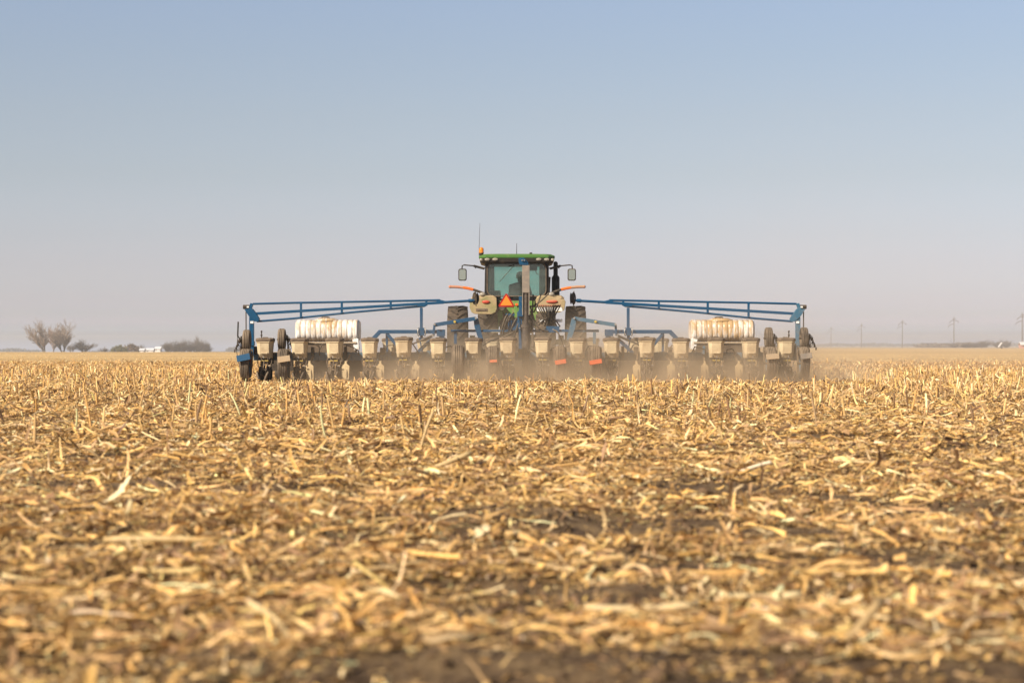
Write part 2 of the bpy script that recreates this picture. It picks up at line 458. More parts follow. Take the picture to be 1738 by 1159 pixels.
def frames(yaw, pitch, roll):
    cy, sy_, cp, sp = np.cos(yaw), np.sin(yaw), np.cos(pitch), np.sin(pitch)
    f = np.stack([cy*cp, sy_*cp, sp], -1); u0 = np.stack([-cy*sp, -sy_*sp, cp], -1); s0 = np.stack([-sy_, cy, 0*cy], -1)
    cr, sr = np.cos(roll)[:, None], np.sin(roll)[:, None]
    return f, s0*cr + u0*sr, u0*cr - s0*sr
def ribbons(pos, L, W, curl, yaw, pitch, roll, tone, S, fold=None):
    n = len(pos); L = np.asarray(L); f, s, u = frames(yaw, pitch, roll)
    t = np.linspace(0, 1, S+1)
    th = curl[:, None]*(t[None, :]-0.5)
    dl = (L/S)[:, None]
    cx = np.cumsum(np.cos(th), 1)*dl; cz = np.cumsum(np.sin(th), 1)*dl
    cx -= cx.mean(1, keepdims=True); cz -= cz.min(1, keepdims=True)
    P = pos[:, None, :] + cx[..., None]*f[:, None, :] + cz[..., None]*u[:, None, :]
    tp = (1 - rng.uniform(0.1, 0.75, n)[:, None]*t[None, :]**1.6)
    tpa, tpb = tp*rng.uniform(0.35, 1.3, tp.shape), tp*rng.uniform(0.35, 1.3, tp.shape)      # torn, uneven edges
    tw = (rng.normal(0, 1.1, n)*np.clip(L/0.12, 0, 1.3))[:, None]*(t[None, :]-0.5)            # twist along the piece
    ct, sn = np.cos(tw)[..., None], np.sin(tw)[..., None]
    st_, ut_ = s[:, None, :]*ct + u[:, None, :]*sn, u[:, None, :]*ct - s[:, None, :]*sn
    P = P + s[:, None, :]*(np.cumsum(rng.normal(0, 0.10, tp.shape), 1)*(L/S)[:, None])[..., None]*1.6
    ha, hb = (W[:, None]*tpa/2)[..., None], (W[:, None]*tpb/2)[..., None]
    if fold is None:
        V = np.stack([P - ha*st_, P + hb*st_], 2); k = 2
    else:
        fl = fold[:, None]*rng.uniform(0.3, 1.7, tp.shape)
        lift = (W[:, None]*fl*tp)[..., None]*ut_
        V = np.stack([P - ha*st_ + lift, P, P + hb*st_ + lift*rng.uniform(0.2, 1.3, (n, 1, 1))], 2); k = 3
    V = V.reshape(-1, 3)
    base = (np.arange(n)*(S+1)*k)[:, None, None]; i = np.arange(S)[None, :, None]; j = np.arange(k-1)[None, None, :]
    a = base + i*k + j
    Q = np.stack([a, a+1, a+1+k, a+k], -1).reshape(-1, 4)
    C = np.repeat(tone, (S+1)*k, 0)
    return V, Q, C
def sticks(pos, L, Rr, yaw, pitch, tone, bend, k=6, S=3, node=0.0, tip=None):
    n = len(pos); f, s, u = frames(yaw, pitch, rng.uniform(0, 6.28, n))
    t = np.linspace(0, 1, S+1)
    P = pos[:, None, :] + (L[:, None]*(t-0.5)[None, :])[..., None]*f[:, None, :] + (bend[:, None]*((t-0.5)**2*4)[None, :])[..., None]*u[:, None, :]
    ang = np.arange(k)*2*np.pi/k
    prof = 1 + node*rng.uniform(-0.3, 1, (n, S+1)); flatn = rng.uniform(0.55, 1, n)
    rr = (Rr[:, None]*prof)[..., None, None]
    ring = s[:, None, None, :]*np.cos(ang)[None, None, :, None] + (flatn[:, None]*u)[:, None, None, :]*np.sin(ang)[None, None, :, None]
    V = P[:, :, None, :] + rr*ring
    capa = P[:, 0:1, None, :]; capb = P[:, -1:, None, :]
    body = V.reshape(n, -1, 3)
    allv = np.concatenate([body, capa.reshape(n, 1, 3), capb.reshape(n, 1, 3)], 1); nv = allv.shape[1]
    off = (np.arange(n)*nv)[:, None, None]; i = np.arange(S)[None, :, None]; j = np.arange(k)[None, None, :]; j2 = (j+1) % k
    a = off + i*k + j; b = off + i*k + j2
    Q = np.stack([a, b, b+k, a+k], -1).reshape(-1, 4)
    jj = np.arange(k); j3 = (jj+1) % k; o2 = (np.arange(n)*nv)[:, None]
    T1 = np.stack([o2+j3[None], o2+jj[None], np.broadcast_to(o2+(S+1)*k, (n, k))], -1).reshape(-1, 3)
    T2 = np.stack([o2+S*k+jj[None], o2+S*k+j3[None], np.broadcast_to(o2+(S+1)*k+1, (n, k))], -1).reshape(-1, 3)
    C = np.repeat(tone[:, None, :], nv, 1)
    C[:, -2:, :] = (0.72, 0.63, 0.46)
    return allv.reshape(-1, 3), Q, C.reshape(-1, 3), np.concatenate([T1, T2])
class Acc:
    def __init__(s): s.V, s.Q, s.C, s.T, s.n = [], [], [], [], 0
    def add(s, V, Q, C, T=None):
        s.V.append(V); s.Q.append(Q+s.n); s.C.append(C)
        if T is not None: s.T.append(T+s.n)
        s.n += len(V)
    def build(s, name, m, smooth=False):
        return npmesh(name, np.concatenate(s.V), np.concatenate(s.Q), m, np.concatenate(s.C), smooth,
                      np.concatenate(s.T) if s.T else None)
def scatter(y0, y1, dens, margin=1.35, pad=1.3, keep=None, power=0.0):
    """random points in the trapezoid of field seen from the lane where the photographer stands, wider than the view"""
    hw = lambda y: (869.0/F)*y*margin + pad
    area = (hw(y0)+hw(y1))*(y1-y0)
    n = int(area*dens)
    y = rng.uniform(y0, y1, int(n*1.0)); x = rng.uniform(-1, 1, len(y))*hw(y1)
    ok = np.abs(x) < hw(y); 
    # resample to reach the wanted count
    while ok.sum() < n:
        y2 = rng.uniform(y0, y1, n); x2 = rng.uniform(-1, 1, n)*hw(y1)
        y = np.concatenate([y[ok], y2]); x = np.concatenate([x[ok], x2]); ok = np.abs(x) < hw(y)
    x, y = x[ok][:n], y[ok][:n]
    p = 0.05 + 0.95*cover(x, y) if keep is None else keep(x, y)
    k = rng.uniform(0, 1, len(x)) < p
    if power: k &= rng.uniform(0, 1, len(x)) < (y0/y)**power
    x, y = x[k], y[k]
    return x, y, cover(x, y)
def rotpick(n, s): return np.abs(rng.normal(0, s, n))
acc = Acc()
def lay_flakes(y0, y1, dens, a, b, pw=0.0):
    x, y, c = scatter(y0, y1, dens, power=pw); n = len(x)
    z = height(x, y) + 0.004 + rng.uniform(0, 0.032, n)*c
    L = rng.uniform(a, b, n); W = L*rng.uniform(0.25, 0.8, n)
    acc.add(*ribbons(np.stack([x, y, z], -1), L, W, rng.normal(0, 0.5, n), rng.uniform(0, 6.28, n), rng.normal(0, 0.22, n), rng.normal(0, 0.28, n), tones(n)*rng.uniform(0.5, 1.1, (n, 1)), 1))
def lay_leaves(y0, y1, dens, a, b, wa, wb, S, fold=True, up=0.12, pw=0.0):
    x, y, c = scatter(y0, y1, dens, power=pw); n = len(x)
    z = height(x, y) + 0.006 + rng.uniform(0, 0.045, n)*c
    L = a+(b-a)*rng.uniform(0, 1, n)**4.0; W = (wa+(wb-wa)*rng.uniform(0, 1, n)**1.3)*np.clip(L/0.09, 0.55, 1)
    pitch = rng.normal(0, up, n)
    tilt = (rng.uniform(0, 1, n) < 0.05) & (L < 0.12 + 0.01*y)
    pitch = np.where(tilt, rng.uniform(0.3, 1.2, n), pitch)
    z = z + np.abs(np.sin(pitch))*L*0.38
    acc.add(*ribbons(np.stack([x, y, z], -1), L, W, rng.normal(0, 0.8, n), rng.uniform(0, 6.28, n), pitch, rng.normal(0, 0.38, n), tones(n), S,
                     rng.uniform(-0.3, 0.35, n) if fold else None))
def lay_sticks(y0, y1, dens, a, b, ra, rb, k=6, S=3, up=0.12, pw=0.0):
    x, y, c = scatter(y0, y1, dens, power=pw); n = len(x)
    L = a+(b-a)*rng.uniform(0, 1, n)**3.0; Rr = ra+(rb-ra)*rng.uniform(0, 1, n)**1.5
    pitch = rng.normal(0, up, n)
    z = height(x, y) + Rr + rng.uniform(0, 0.045, n)*c + np.abs(np.sin(pitch))*L*0.4
    t = tones(n)
    acc.add(*sticks(np.stack([x, y, z], -1), L, Rr, rng.uniform(0, 6.28, n), pitch, t, rng.normal(0, 0.012, n), k, S, 0.18))
# near litter (every fibre its own strip, stick or flake)
lay_flakes(3.4, 8, 8500, 0.006, 0.030)
lay_flakes(8, 14, 5000, 0.008, 0.034)
lay_flakes(14, 26, 2100, 0.011, 0.042)
lay_flakes(26, 44, 750, 0.020, 0.06)
lay_flakes(44, 100, 90, 0.04, 0.12, 1.2)
lay_leaves(3.4, 8, 640, 0.035, 0.30, 0.008, 0.032, 5)
lay_leaves(3.4, 8, 420, 0.03, 0.11, 0.002, 0.008, 2, False)
lay_leaves(8, 14, 560, 0.035, 0.28, 0.008, 0.032, 4)
lay_leaves(8, 14, 260, 0.04, 0.13, 0.003, 0.010, 2, False)
lay_leaves(14, 26, 440, 0.035, 0.30, 0.009, 0.036, 3)
lay_leaves(26, 44, 170, 0.04, 0.28, 0.010, 0.036, 2, False, 0.3)
lay_leaves(44, 100, 26, 0.08, 0.32, 0.015, 0.05, 2, False, 0.5, 1.0)
lay_sticks(3.4, 8, 42, 0.03, 0.34, 0.002, 0.012, 7, 3)
lay_sticks(8, 16, 40, 0.03, 0.34, 0.002, 0.012, 6, 3)
lay_sticks(16, 30, 22, 0.07, 0.32, 0.005, 0.012, 5, 2, 0.2)
lay_sticks(30, 50, 18, 0.08, 0.34, 0.006, 0.013, 4, 2, 0.3)
residue = acc.build('crop_residue', M['straw'])
tag(residue, 'chopped corn leaves, husks and stalk bits lying thick over the field', 'crop residue', kind='stuff')

# soil clods between the straw
def clods():
    bvs, bq = [], None
    x, y, c = scatter(3.4, 24, 46, keep=lambda x, y: 1 - 0.75*cover(x, y)); n = len(x)
    r = rng.uniform(0.006, 0.028, n)*rng.uniform(0.5, 1, n)
    # cube-sphere with 26 verts
    g = np.linspace(-1, 1, 3); pts = np.array([(a, b, d) for a in g for b in g for d in g if max(abs(a), abs(b), abs(d)) == 1])
    key = {tuple(p): i for i, p in enumerate(map(tuple, pts))}
    fq = []
    for ax in range(3):
        for sgn in (-1, 1):
            for i in range(2):
                for j in range(2):
                    qd = []
                    for di, dj in ((0,0),(1,0),(1,1),(0,1)):
                        p = [0, 0, 0]; p[ax] = sgn; p[(ax+1)%3] = g[i+di]; p[(ax+2)%3] = g[j+dj]; qd.append(key[tuple(float(v) for v in p)])
                    fq.append(qd if sgn > 0 else qd[::-1])
    pts = pts/np.linalg.norm(pts, axis=1, keepdims=True)**0.8
    k = len(pts)
    V = pts[None]*r[:, None, None]*rng.uniform(0.65, 1.25, (n, k, 1))*rng.uniform(0.6, 1.2, (n, 1, 3))
    V += np.stack([x, y, height(x, y)+r*0.4], -1)[:, None, :]
    Q = (np.array(fq)[None] + (np.arange(n)*k)[:, None, None]).reshape(-1, 4)
    C = np.repeat(np.array([(0.105, 0.066, 0.038)])*rng.uniform(0.6, 1.4, (n, 1)), k, 0)
    return npmesh('soil_clods', V.reshape(-1, 3), Q, M['clod'], C, True)
def clod_mat():
    m, n, l, b = newmat('soil_clod'); a = n.new('ShaderNodeAttribute'); a.attribute_name = 'tone'
    l.new(a.outputs['Color'], b.inputs['Base Color']); b.inputs['Roughness'].default_value = 1; b.inputs['Specular IOR Level'].default_value = 0.1
    return m
M['clod'] = clod_mat()
tag(clods(), 'small dark clods of soil strewn between the straw', 'soil clods', kind='stuff')

# standing stubble far out and beyond the frame: too many to count
PCX = 0.29
st = Acc()
def stub(y0, y1, dens, pw, k=4, hs=1.0):
    x, y, c = scatter(y0, y1, dens, keep=lambda x, y: np.ones_like(x), power=pw, margin=1.3)
    x = np.round(x/0.381)*0.381 + rng.normal(0, 0.07, len(x))
    inside = np.abs(x-PCX-y*0.0) < 6.1
    keep = (~inside) | (y > 47) | (rng.uniform(0, 1, len(x)) < 0.35)
    keep &= ~((np.abs(x-PCX) < 6.6) & (y > 41.5) & (y < 50))
    keep &= ~((np.abs(x-0.12) < 2.0) & (y > 48) & (y < 55.5))
    x, y = x[keep], y[keep]; n = len(x)
    hs = np.clip(1.0-(y-46)/46, 0.22, 1.0)*0.95; L = rng.uniform(0.10, 0.34, n)*hs; pitch = PI/2 + rng.normal(0, 0.22, n)
    z = height(x, y) + np.sin(pitch)*L*0.46
    acc_t = tones(n)*1.15
    st.add(*sticks(np.stack([x, y, z], -1), L, rng.uniform(0.005, 0.012, n), rng.uniform(0, 6.28, n), pitch, np.clip(acc_t, 0, .88), rng.normal(0, 0.01, n), k, 2, 0.15))
stub(27, 50, 3.4, 0.0)
stub(50, 78, 6.0, 0.6, 3)
stub(78, 125, 4.2, 2.2, 3)
stub(125, 220, 1.2, 1.5, 3)
# leaves still hanging on the standing rows
x, y, c = scatter(24, 60, 3.5, keep=lambda x, y: np.where((np.abs(x-PCX) < 6.2) & (y < 50), 0.35, 1.0))
kk = ~((np.abs(x-PCX) < 6.6) & (y > 41.5) & (y < 56)); x, y = x[kk], y[kk]
n = len(x); L = rng.uniform(0.08, 0.24, n)
st.add(*ribbons(np.stack([x, y, height(x, y)+0.05], -1), L, rng.uniform(0.012, 0.035, n), rng.normal(0, 1.2, n), rng.uniform(0, 6.28, n), rng.uniform(0.2, 1.3, n), rng.normal(0, 0.5, n), tones(n), 2))
stubble = st.build('corn_stubble', M['straw'])
tag(stubble, 'countless cut corn stalks standing in the field far out', 'corn stubble', kind='stuff')

# the 280 standing stalks that show largest: one object each
stalk_meshes = []; stalk_look = []
for i in range(14):
    r_ = random.Random(100+i); H = r_.uniform(0.13, 0.36) if i < 12 else r_.uniform(0.36, 0.44)
    m_ = Acc(); tone = tones(1)*1.1; lum_ = float(tone.mean())
    bend = np.array([r_.uniform(-0.02, 0.02)])
    V, Q, C, T = sticks(np.array([[0, 0, H/2-0.01]]), np.array([H]), np.array([r_.uniform(0.008, 0.012)]), np.array([0.3*i]), np.array([PI/2]), np.clip(tone, 0, .85), bend, 8, 6, 0.22)
    m_.add(V, Q, C, T)
    nl_ = r_.choice([0, 1, 1, 2]); stalk_look.append((('pale' if lum_ > .5 else 'golden' if lum_ > .33 else 'brown'), 'ragged' if nl_ else 'bare', 'tall' if H > .26 else 'short'))
    for j in range(nl_):
        m_.add(*ribbons(np.array([[r_.uniform(-.02, .02), r_.uniform(-.02, .02), H*r_.uniform(0.15, 0.6)]]), np.array([r_.uniform(.08, .2)]), np.array([r_.uniform(.012, .03)]),
                        np.array([r_.uniform(-2, 2)]), np.array([r_.uniform(0, 6.28)]), np.array([r_.uniform(0.4, 1.3)]), np.array([r_.uniform(-.5, .5)]), tones(1), 5, np.array([0.2])))
    o = m_.build('corn_stalk', M['straw']); stalk_meshes.append(o.data); bpy.data.objects.remove(o)
def stalk(x, y, mi, tx, ty, sc, label, group=None):
    o = bpy.data.objects.new('corn_stalk', stalk_meshes[mi]); col.objects.link(o)
    o.location = (x, y, float(height(x, y))-0.01); o.rotation_euler = (tx, ty, rnd.uniform(0, 6.28)); o.scale = (1, 1, sc)
    tag(o, label, 'corn stalk', group)
def gpx(px, py): y = CZ*F/(py-HY); return (px-869)*y/F, y
cnt = 0
for k in range(4000):
    if cnt >= 262: break
    t_ = rnd.random()
    if t_ < 0.55: px, py = rnd.uniform(-40, 700), rnd.uniform(668, 735) if rnd.random() < .85 else rnd.uniform(735, 770)
    elif t_ < 0.72: px, py = rnd.uniform(700, 1150), rnd.uniform(668, 720)
    else: px, py = rnd.uniform(1150, 1780), rnd.uniform(668, 730)
    x, y = gpx(px, py)
    x = round(x/0.762)*0.762 + rnd.gauss(0, 0.1)
    mi = rnd.randrange(14); tn_, lf_, ht_ = stalk_look[mi]
    where = ('left of the planter', 'standing stalks left of the planter') if px < 700 else ('behind the middle of the planter', 'standing stalks behind the planter') if px < 1150 else ('in the right half of the field', 'standing stalks right of the tractor')
    band = 'farther out' if py < 700 else 'closer in'
    stalk(x, y, mi, rnd.gauss(0, 0.16), rnd.gauss(0, 0.22), rnd.uniform(0.65, 1.0),
          '%s %s %s cut corn stalk, %s, %s' % (ht_, tn_, lf_, band, where[0]), where[1])
    cnt += 1

# hero pieces that can be pointed at in the photograph
def hero(px, py, L, r, yaw, pitch, tone, label, name='corn_stalk', cat='corn stalk', curl=None, w=0.03, dz=0.0):
    x, y = gpx(px, py); a = Acc(); t = np.array([tone])
    z = float(height(x, y))
    if curl is None:
        a.add(*sticks(np.array([[0, 0, r + abs(math.sin(pitch))*L/2 + dz]]), np.array([L]), np.array([r]), np.array([yaw]), np.array([pitch]), t, np.array([0.01]), 9, 6, 0.16))
    else:
        a.add(*ribbons(np.array([[0, 0, 0.01 + abs(math.sin(pitch))*L/2 + dz]]), np.array([L]), np.array([w]), np.array([curl]), np.array([yaw]), np.array([pitch]), np.array([0.2]), t, 9, np.array([0.22])))
    o = a.build(name, M['straw'], True); o.location = (x, y, z); tag(o, label, cat)
hero(722, 778, 0.34, 0.012, 0.25, 1.25, (0.56, 0.40, 0.19), 'tall leaning corn stalk standing alone in the middle ground below the tractor')
hero(755, 800, 0.40, 0.016, 0.35, 0.35, (0.64, 0.47, 0.23), 'pale thick stalk lying aslant beside the tall leaning stalk')
hero(1383, 738, 0.42, 0.010, 1.9, 1.2, (0.34, 0.22, 0.11), 'thin brown stalk standing tilted in the straw right of centre')
hero(1278, 812, 0.30, 0.013, -0.75, 0.3, (0.72, 0.63, 0.46), 'short stalk with a bleached white end right of centre', dz=0.02)
hero(205, 868, 0.20, 0.02, 0.8, 0.7, (0.74, 0.62, 0.38), 'pale curled husk sticking up out of the straw on the left', 'corn_husk', 'corn husk', curl=0.7, w=0.05)
hero(270, 938, 0.46, 0.014, -0.10, 0.0, (0.54, 0.38, 0.17), 'long straw coloured stalk lying flat across the left foreground', dz=0.03)
hero(450, 965, 0.30, 0.013, -0.22, 0.05, (0.62, 0.44, 0.20), 'short thick stalk lying right of the long flat stalk in the left foreground', dz=0.03)
hero(285, 992, 0.24, 0.014, 0.02, 0.0, (0.64, 0.46, 0.19), 'straight stalk lying just below the long flat stalk', dz=0.03)
hero(1090, 1062, 0.34, 0.018, -0.15, 0.05, (0.62, 0.47, 0.25), 'pale broad stalk lying flat in the near foreground right of the middle', dz=0.03)
hero(1290, 1030, 0.26, 0.012, 0.02, 0.0, (0.72, 0.58, 0.32), 'bright slim stalk lying level in the right foreground', dz=0.03)
hero(1455, 1110, 0.34, 0.013, 1.0, 0.35, (0.52, 0.36, 0.17), 'brown stalk slanting up from bare soil in the lower right corner', dz=0.0)
hero(1290, 1058, 0.10, 0.016, 0.1, 0.0, (0.70, 0.64, 0.50), 'short bleached chip of pith lying in the right foreground', dz=0.02)
hero(820, 925, 0.09, 0.03, 1.3, 0.5, (0.72, 0.58, 0.35), 'small broad husk standing on edge in the centre foreground', 'corn_husk', 'corn husk', curl=0.5, w=0.06)
hero(660, 985, 0.30, 0.012, 0.42, 0.1, (0.50, 0.35, 0.17), 'brownish stalk lying diagonally in the centre foreground', dz=0.02)

# ------------------------------------------------------------------ planter
PY = 44.0
planter = empty('planter', (PCX, PY, 0), 'wide blue sixteen row corn planter with cream hoppers behind the tractor', 'planter')
def PL(px, py, Y=PY):
    return ((px-869)*Y/F - PCX, Y-PY, CZ + (HY-py)*Y/F)
S44 = F/PY
def wx(px, Y=PY): return (px-869)*Y/F - PCX
def wz(py, Y=PY): return CZ + (HY-py)*Y/F
def spinlug(mb, cx, cz, r, w, n=20, h=0.03, cy=0.0, chev=0.35, lw=0.05):
    """lugs of a tractor tyre: two staggered rows of slanting bars, seen as a chevron"""
    for side in (-1, 1):
        for i in range(n):
            a0 = 2*PI*(i + (0.5 if side > 0 else 0))/n
            pts = []
            for q_, t in ((0.02, 0.0), (0.55, 0.45), (1.0, 0.8)):
                a = a0 - t*chev
                rr = r - (0.012 if q_ == 1.0 else 0)*1.6
                pts.append((cx + side*q_*w/2, cy + math.sin(a)*rr, cz + math.cos(a)*rr, a))
            vs = []
            da = lw/(2*r)
            for (x_, y_, z_, a) in pts:
                for s2, hh in ((-1, 0), (1, 0), (1, h), (-1, h)):
                    aa = a + s2*da*(1.0 if hh == 0 else 0.75); rr = math.hypot(y_-cy, z_-cz) - 0.01 + hh
                    vs.append((x_, cy + math.sin(aa)*rr, cz + math.cos(aa)*rr))
            fs = [(0,1,2,3), (8,11,10,9)]
            for k in range(2):
                for j in range(4): fs.append((k*4+j, k*4+(j+1)%4, (k+1)*4+(j+1)%4, (k+1)*4+j))
            mb.add(vs, fs)
def tyre(mb, c, r, w, rim, k=32, ribs=0):
    hw = w/2
    prof = [(-hw*0.75, rim), (-hw*0.98, rim+(r-rim)*0.3), (-hw, rim+(r-rim)*0.6), (-hw*0.92, r-0.035*r/0.35*0.6), (-hw*0.7, r-0.006)]
    if ribs:
        for i in range(ribs):
            a = -hw*0.7 + (i+0.08)*(2*hw*0.7)/ribs; b = -hw*0.7 + (i+0.86)*(2*hw*0.7)/ribs
            prof += [(a, r-0.014), (a+0.002, r), (b-0.002, r), (b, r-0.014)]
    prof += [(hw*0.7, r-0.006), (hw*0.92, r-0.035*r/0.35*0.6), (hw, rim+(r-rim)*0.6), (hw*0.98, rim+(r-rim)*0.3), (hw*0.75, rim)]
    mb.lathe(prof, c, 'X', k)
def rim_mb(c, r, w, k=24):
    m = MB(); hw = w/2
    m.lathe([(-hw*0.75, r), (-hw*0.7, r*0.93), (-hw*0.1, r*0.86), (0.0, r*0.5), (-0.02, r*0.3), (-0.02, 0.01)], c, 'X', k)
    m.lathe([(hw*0.75, r), (hw*0.7, r*0.93), (hw*0.1, r*0.86)], c, 'X', k)
    m.lathe([(-0.05, 0.01), (-0.05, r*0.24), (0.05, r*0.24), (0.05, 0.01)], c, 'X', 12)
    return m

# --- toolbars
tb = MB()
tb.box((0, 0.55, (wz(598)+wz(612))/2), (wx(1358)-wx(426), 0.178, 0.178))
for px in list(range(470, 1340, 59)):
    tb.box((wx(px), 0.55, (wz(598)+wz(612))/2), (0.02, 0.20, 0.20))
    tb.box((wx(px)+0.10, 0.55, (wz(598)+wz(612))/2), (0.02, 0.20, 0.20))
tb.build('toolbar', M['blue_dusty'], planter, bevel=0.008)
ft = MB()
ft.box((0, 1.9, 0.62), (10.4, 0.12, 0.12))
for sx in (-1, 1):
    for q_ in (0.9, 2.6, 4.4): ft.bar((sx*q_, 0.6, 0.62), (sx*q_, 1.9, 0.62), 0.08)
ft.build('front_frame', M['blue_dusty'], planter, bevel=0.006)

# --- one row unit, then copies
def hopper_mb(w, d, h, taper, z0):
    m = MB(); c = 0.075; n_ = []
    def ring(w_, d_, z, c_):
        x, y = w_/2, d_/2
        return [(-x+c_, -y, z), (x-c_, -y, z), (x, -y+c_, z), (x, y-c_, z), (x-c_, y, z), (-x+c_, y, z), (-x, y-c_, z), (-x, -y+c_, z)]
    rings = [ring(w*taper*0.95, d*0.6, z0-0.09, 0.04), ring(w*taper, d*taper, z0, c*0.7), ring(w*0.985, d*0.985, z0+h-0.05, c), ring(w*0.985, d*0.985, z0+h-0.045, c),
             ring(w*1.05, d*1.05, z0+h-0.04, c), ring(w*1.05, d*1.05, z0+h, c)]
    vs = [v for r in rings for v in r]; fs = []
    for i in range(len(rings)-1):
        for j in range(8): fs.append((i*8+j, i*8+(j+1)%8, (i+1)*8+(j+1)%8, (i+1)*8+j))
    fs.append(tuple(range(8))[::-1]); fs.append(tuple(range(len(vs)-8, len(vs))))
    m.add(vs, fs)
    # moulded ridges on the rear face
    m.box((0, -d/2*0.90, z0+0.02), (w*0.42, 0.05, 0.03))
    return m
def lid_mb(w, d, z):
    m = MB()
    def ring(w_, d_, z_, c_=0.06):
        x, y = w_/2, d_/2
        return [(-x+c_, -y, z_), (x-c_, -y, z_), (x, -y+c_, z_), (x, y-c_, z_), (x-c_, y, z_), (-x+c_, y, z_), (-x, y-c_, z_), (-x, -y+c_, z_)]
    rings = [ring(w*1.02, d*1.02, z-0.012), ring(w*1.10, d*1.10, z-0.01), ring(w*1.10, d*1.10, z+0.03), ring(w*1.0, d*1.0, z+0.055), ring(w*0.7, d*0.7, z+0.062)]
    vs = [v for r in rings for v in r]; fs = [tuple(range(8))[::-1]]
    for i in range(len(rings)-1):
        for j in range(8): fs.append((i*8+j, i*8+(j+1)%8, (i+1)*8+(j+1)%8, (i+1)*8+j))
    fs.append(tuple(range(len(vs)-8, len(vs)))); m.add(vs, fs)
    m.box((0, 0, z+0.07), (0.12, 0.03, 0.02))
    return m
HZ0, HZ1 = wz(600), wz(577.5)
fr = MB()                                                          # shank, parallel arms, frame cheeks
fr.box((-0.07, 0.05, 0.52), (0.018, 0.42, 0.20)); fr.box((0.07, 0.05, 0.52), (0.018, 0.42, 0.20))
for sx in (-1, 1):
    fr.bar((sx*0.10, 0.44, 0.64), (sx*0.10, 0.10, 0.56), 0.02, 0.05)
    fr.bar((sx*0.10, 0.44, 0.48), (sx*0.10, 0.10, 0.42), 0.02, 0.05)
    fr.bar((sx*0.055, -0.02, 0.48), (sx*0.05, -0.46, 0.20), 0.02, 0.06)
    fr.bar((sx*0.03, 0.10, 0.45), (sx*0.02, 0.04, 0.05), 0.02, 0.10)
    fr.tube([(sx*0.13, -0.08, 0.60), (sx*0.16, -0.16, 0.50), (sx*0.12, -0.20, 0.36)], 0.010, 6)
fr.box((0, -0.08, 0.475), (0.20, 0.08, 0.035)); fr.box((0, -0.30, 0.33), (0.13, 0.06, 0.05))
fr.box((0.0, 0.45, 0.56), (0.26, 0.03, 0.24))
fr.tube([(0, -0.24, 0.52), (0, -0.30, 0.42), (0, -0.36, 0.36)], 0.014, 6)
for i in range(6): fr.box((rnd.uniform(-.12, .12), -0.12-0.02*i, rnd.uniform(0.33, 0.62)), (0.03, 0.04, 0.03), Matrix.Rotation(rnd.uniform(0, 3), 3, 'Y'))
row0 = fr.build('row_unit', M['iron'], planter, (0, 0, 0), bevel=0.003)
hopper_mb(0.352, 0.44, HZ1-HZ0, 0.86, HZ0).build('hopper', M['hopper'], row0, bevel=0.006)
lid_mb(0.352, 0.44, HZ1).build('hopper_lid', M['lid'], row0, bevel=0.004)
sm = MB()                                                          # round seed meter with its cover
sm.lathe([(-0.10, 0.01), (-0.10, 0.095), (-0.07, 0.115), (0.02, 0.115), (0.02, 0.01)], (0.0, 0, 0.615), 'Y', 20)
sm.lathe([(-0.135, 0.005), (-0.135, 0.035), (-0.10, 0.04)], (0.0, 0, 0.615), 'Y', 12)
sm.tube([(-0.13, -0.06, 0.64), (-0.07, -0.10, 0.70), (0.0, -0.11, 0.715), (0.07, -0.10, 0.70), (0.13, -0.06, 0.64)], 0.016, 8)
sm.box((-0.10, -0.05, 0.57), (0.06, 0.08, 0.05)); sm.box((0.11, -0.04, 0.58), (0.05, 0.10, 0.08))
sm.build('seed_meter', M['dirtblack'], row0, bevel=0.003)
sp = MB(); sp.box((0, -0.17, 0.515), (0.17, 0.03, 0.022)); 
sp.build('down_spring', M['yellow'], row0, bevel=0.003)
bt = MB()
for a_, b_ in ((-0.02, 0.53), (0.03, 0.43), (-0.05, 0.40)): bt.ball((a_, -0.36, b_), 0.011, k=8)
bt.box((0.12, -0.28, 0.405), (0.05, 0.02, 0.018)); bt.box((0.0, -0.38, 0.60), (0.016, 0.01, 0.05))
bt.build('bolt', M['steel'], row0)
for sx in (-1, 1):
    g_ = MB(); tyre(g_, (sx*0.085, 0.02, 0.20), 0.20, 0.10, 0.13, 24); g_.lathe([(-0.02, 0.14), (-0.02, 0.01), (0.02, 0.01), (0.02, 0.14)], (sx*0.085, 0.02, 0.20), 'X', 20)
    g_.build('gauge_wheel', M['rubber'], row0)
    c_ = MB()
    tyre(c_, (0, 0, 0), 0.15, 0.035, 0.10, 24); c_.lathe([(-0.008, 0.11), (-0.008, 0.01), (0.012, 0.01), (0.012, 0.11)], (0, 0, 0), 'X', 20)
    rot = Matrix.Rotation(R(20*sx), 3, 'Y')
    c_.v = [tuple(rot @ Vector(v) + Vector((sx*0.075, -0.50, 0.15))) for v in c_.v]
    c_.build('closing_wheel', M['rubber_light'], row0)
row_px = [450.5 + 58.82*i for i in range(16)]
rows = []
for i, px in enumerate(row_px):
    o = row0 if i == 0 else clone(row0, planter)
    o.location = (wx(px), rnd.uniform(-0.03, 0.03), rnd.uniform(-0.012, 0.012)); o.rotation_euler = (rnd.uniform(-.02, .02), rnd.uniform(-.012, .012), rnd.uniform(-.06, .06)); rows.append(o)
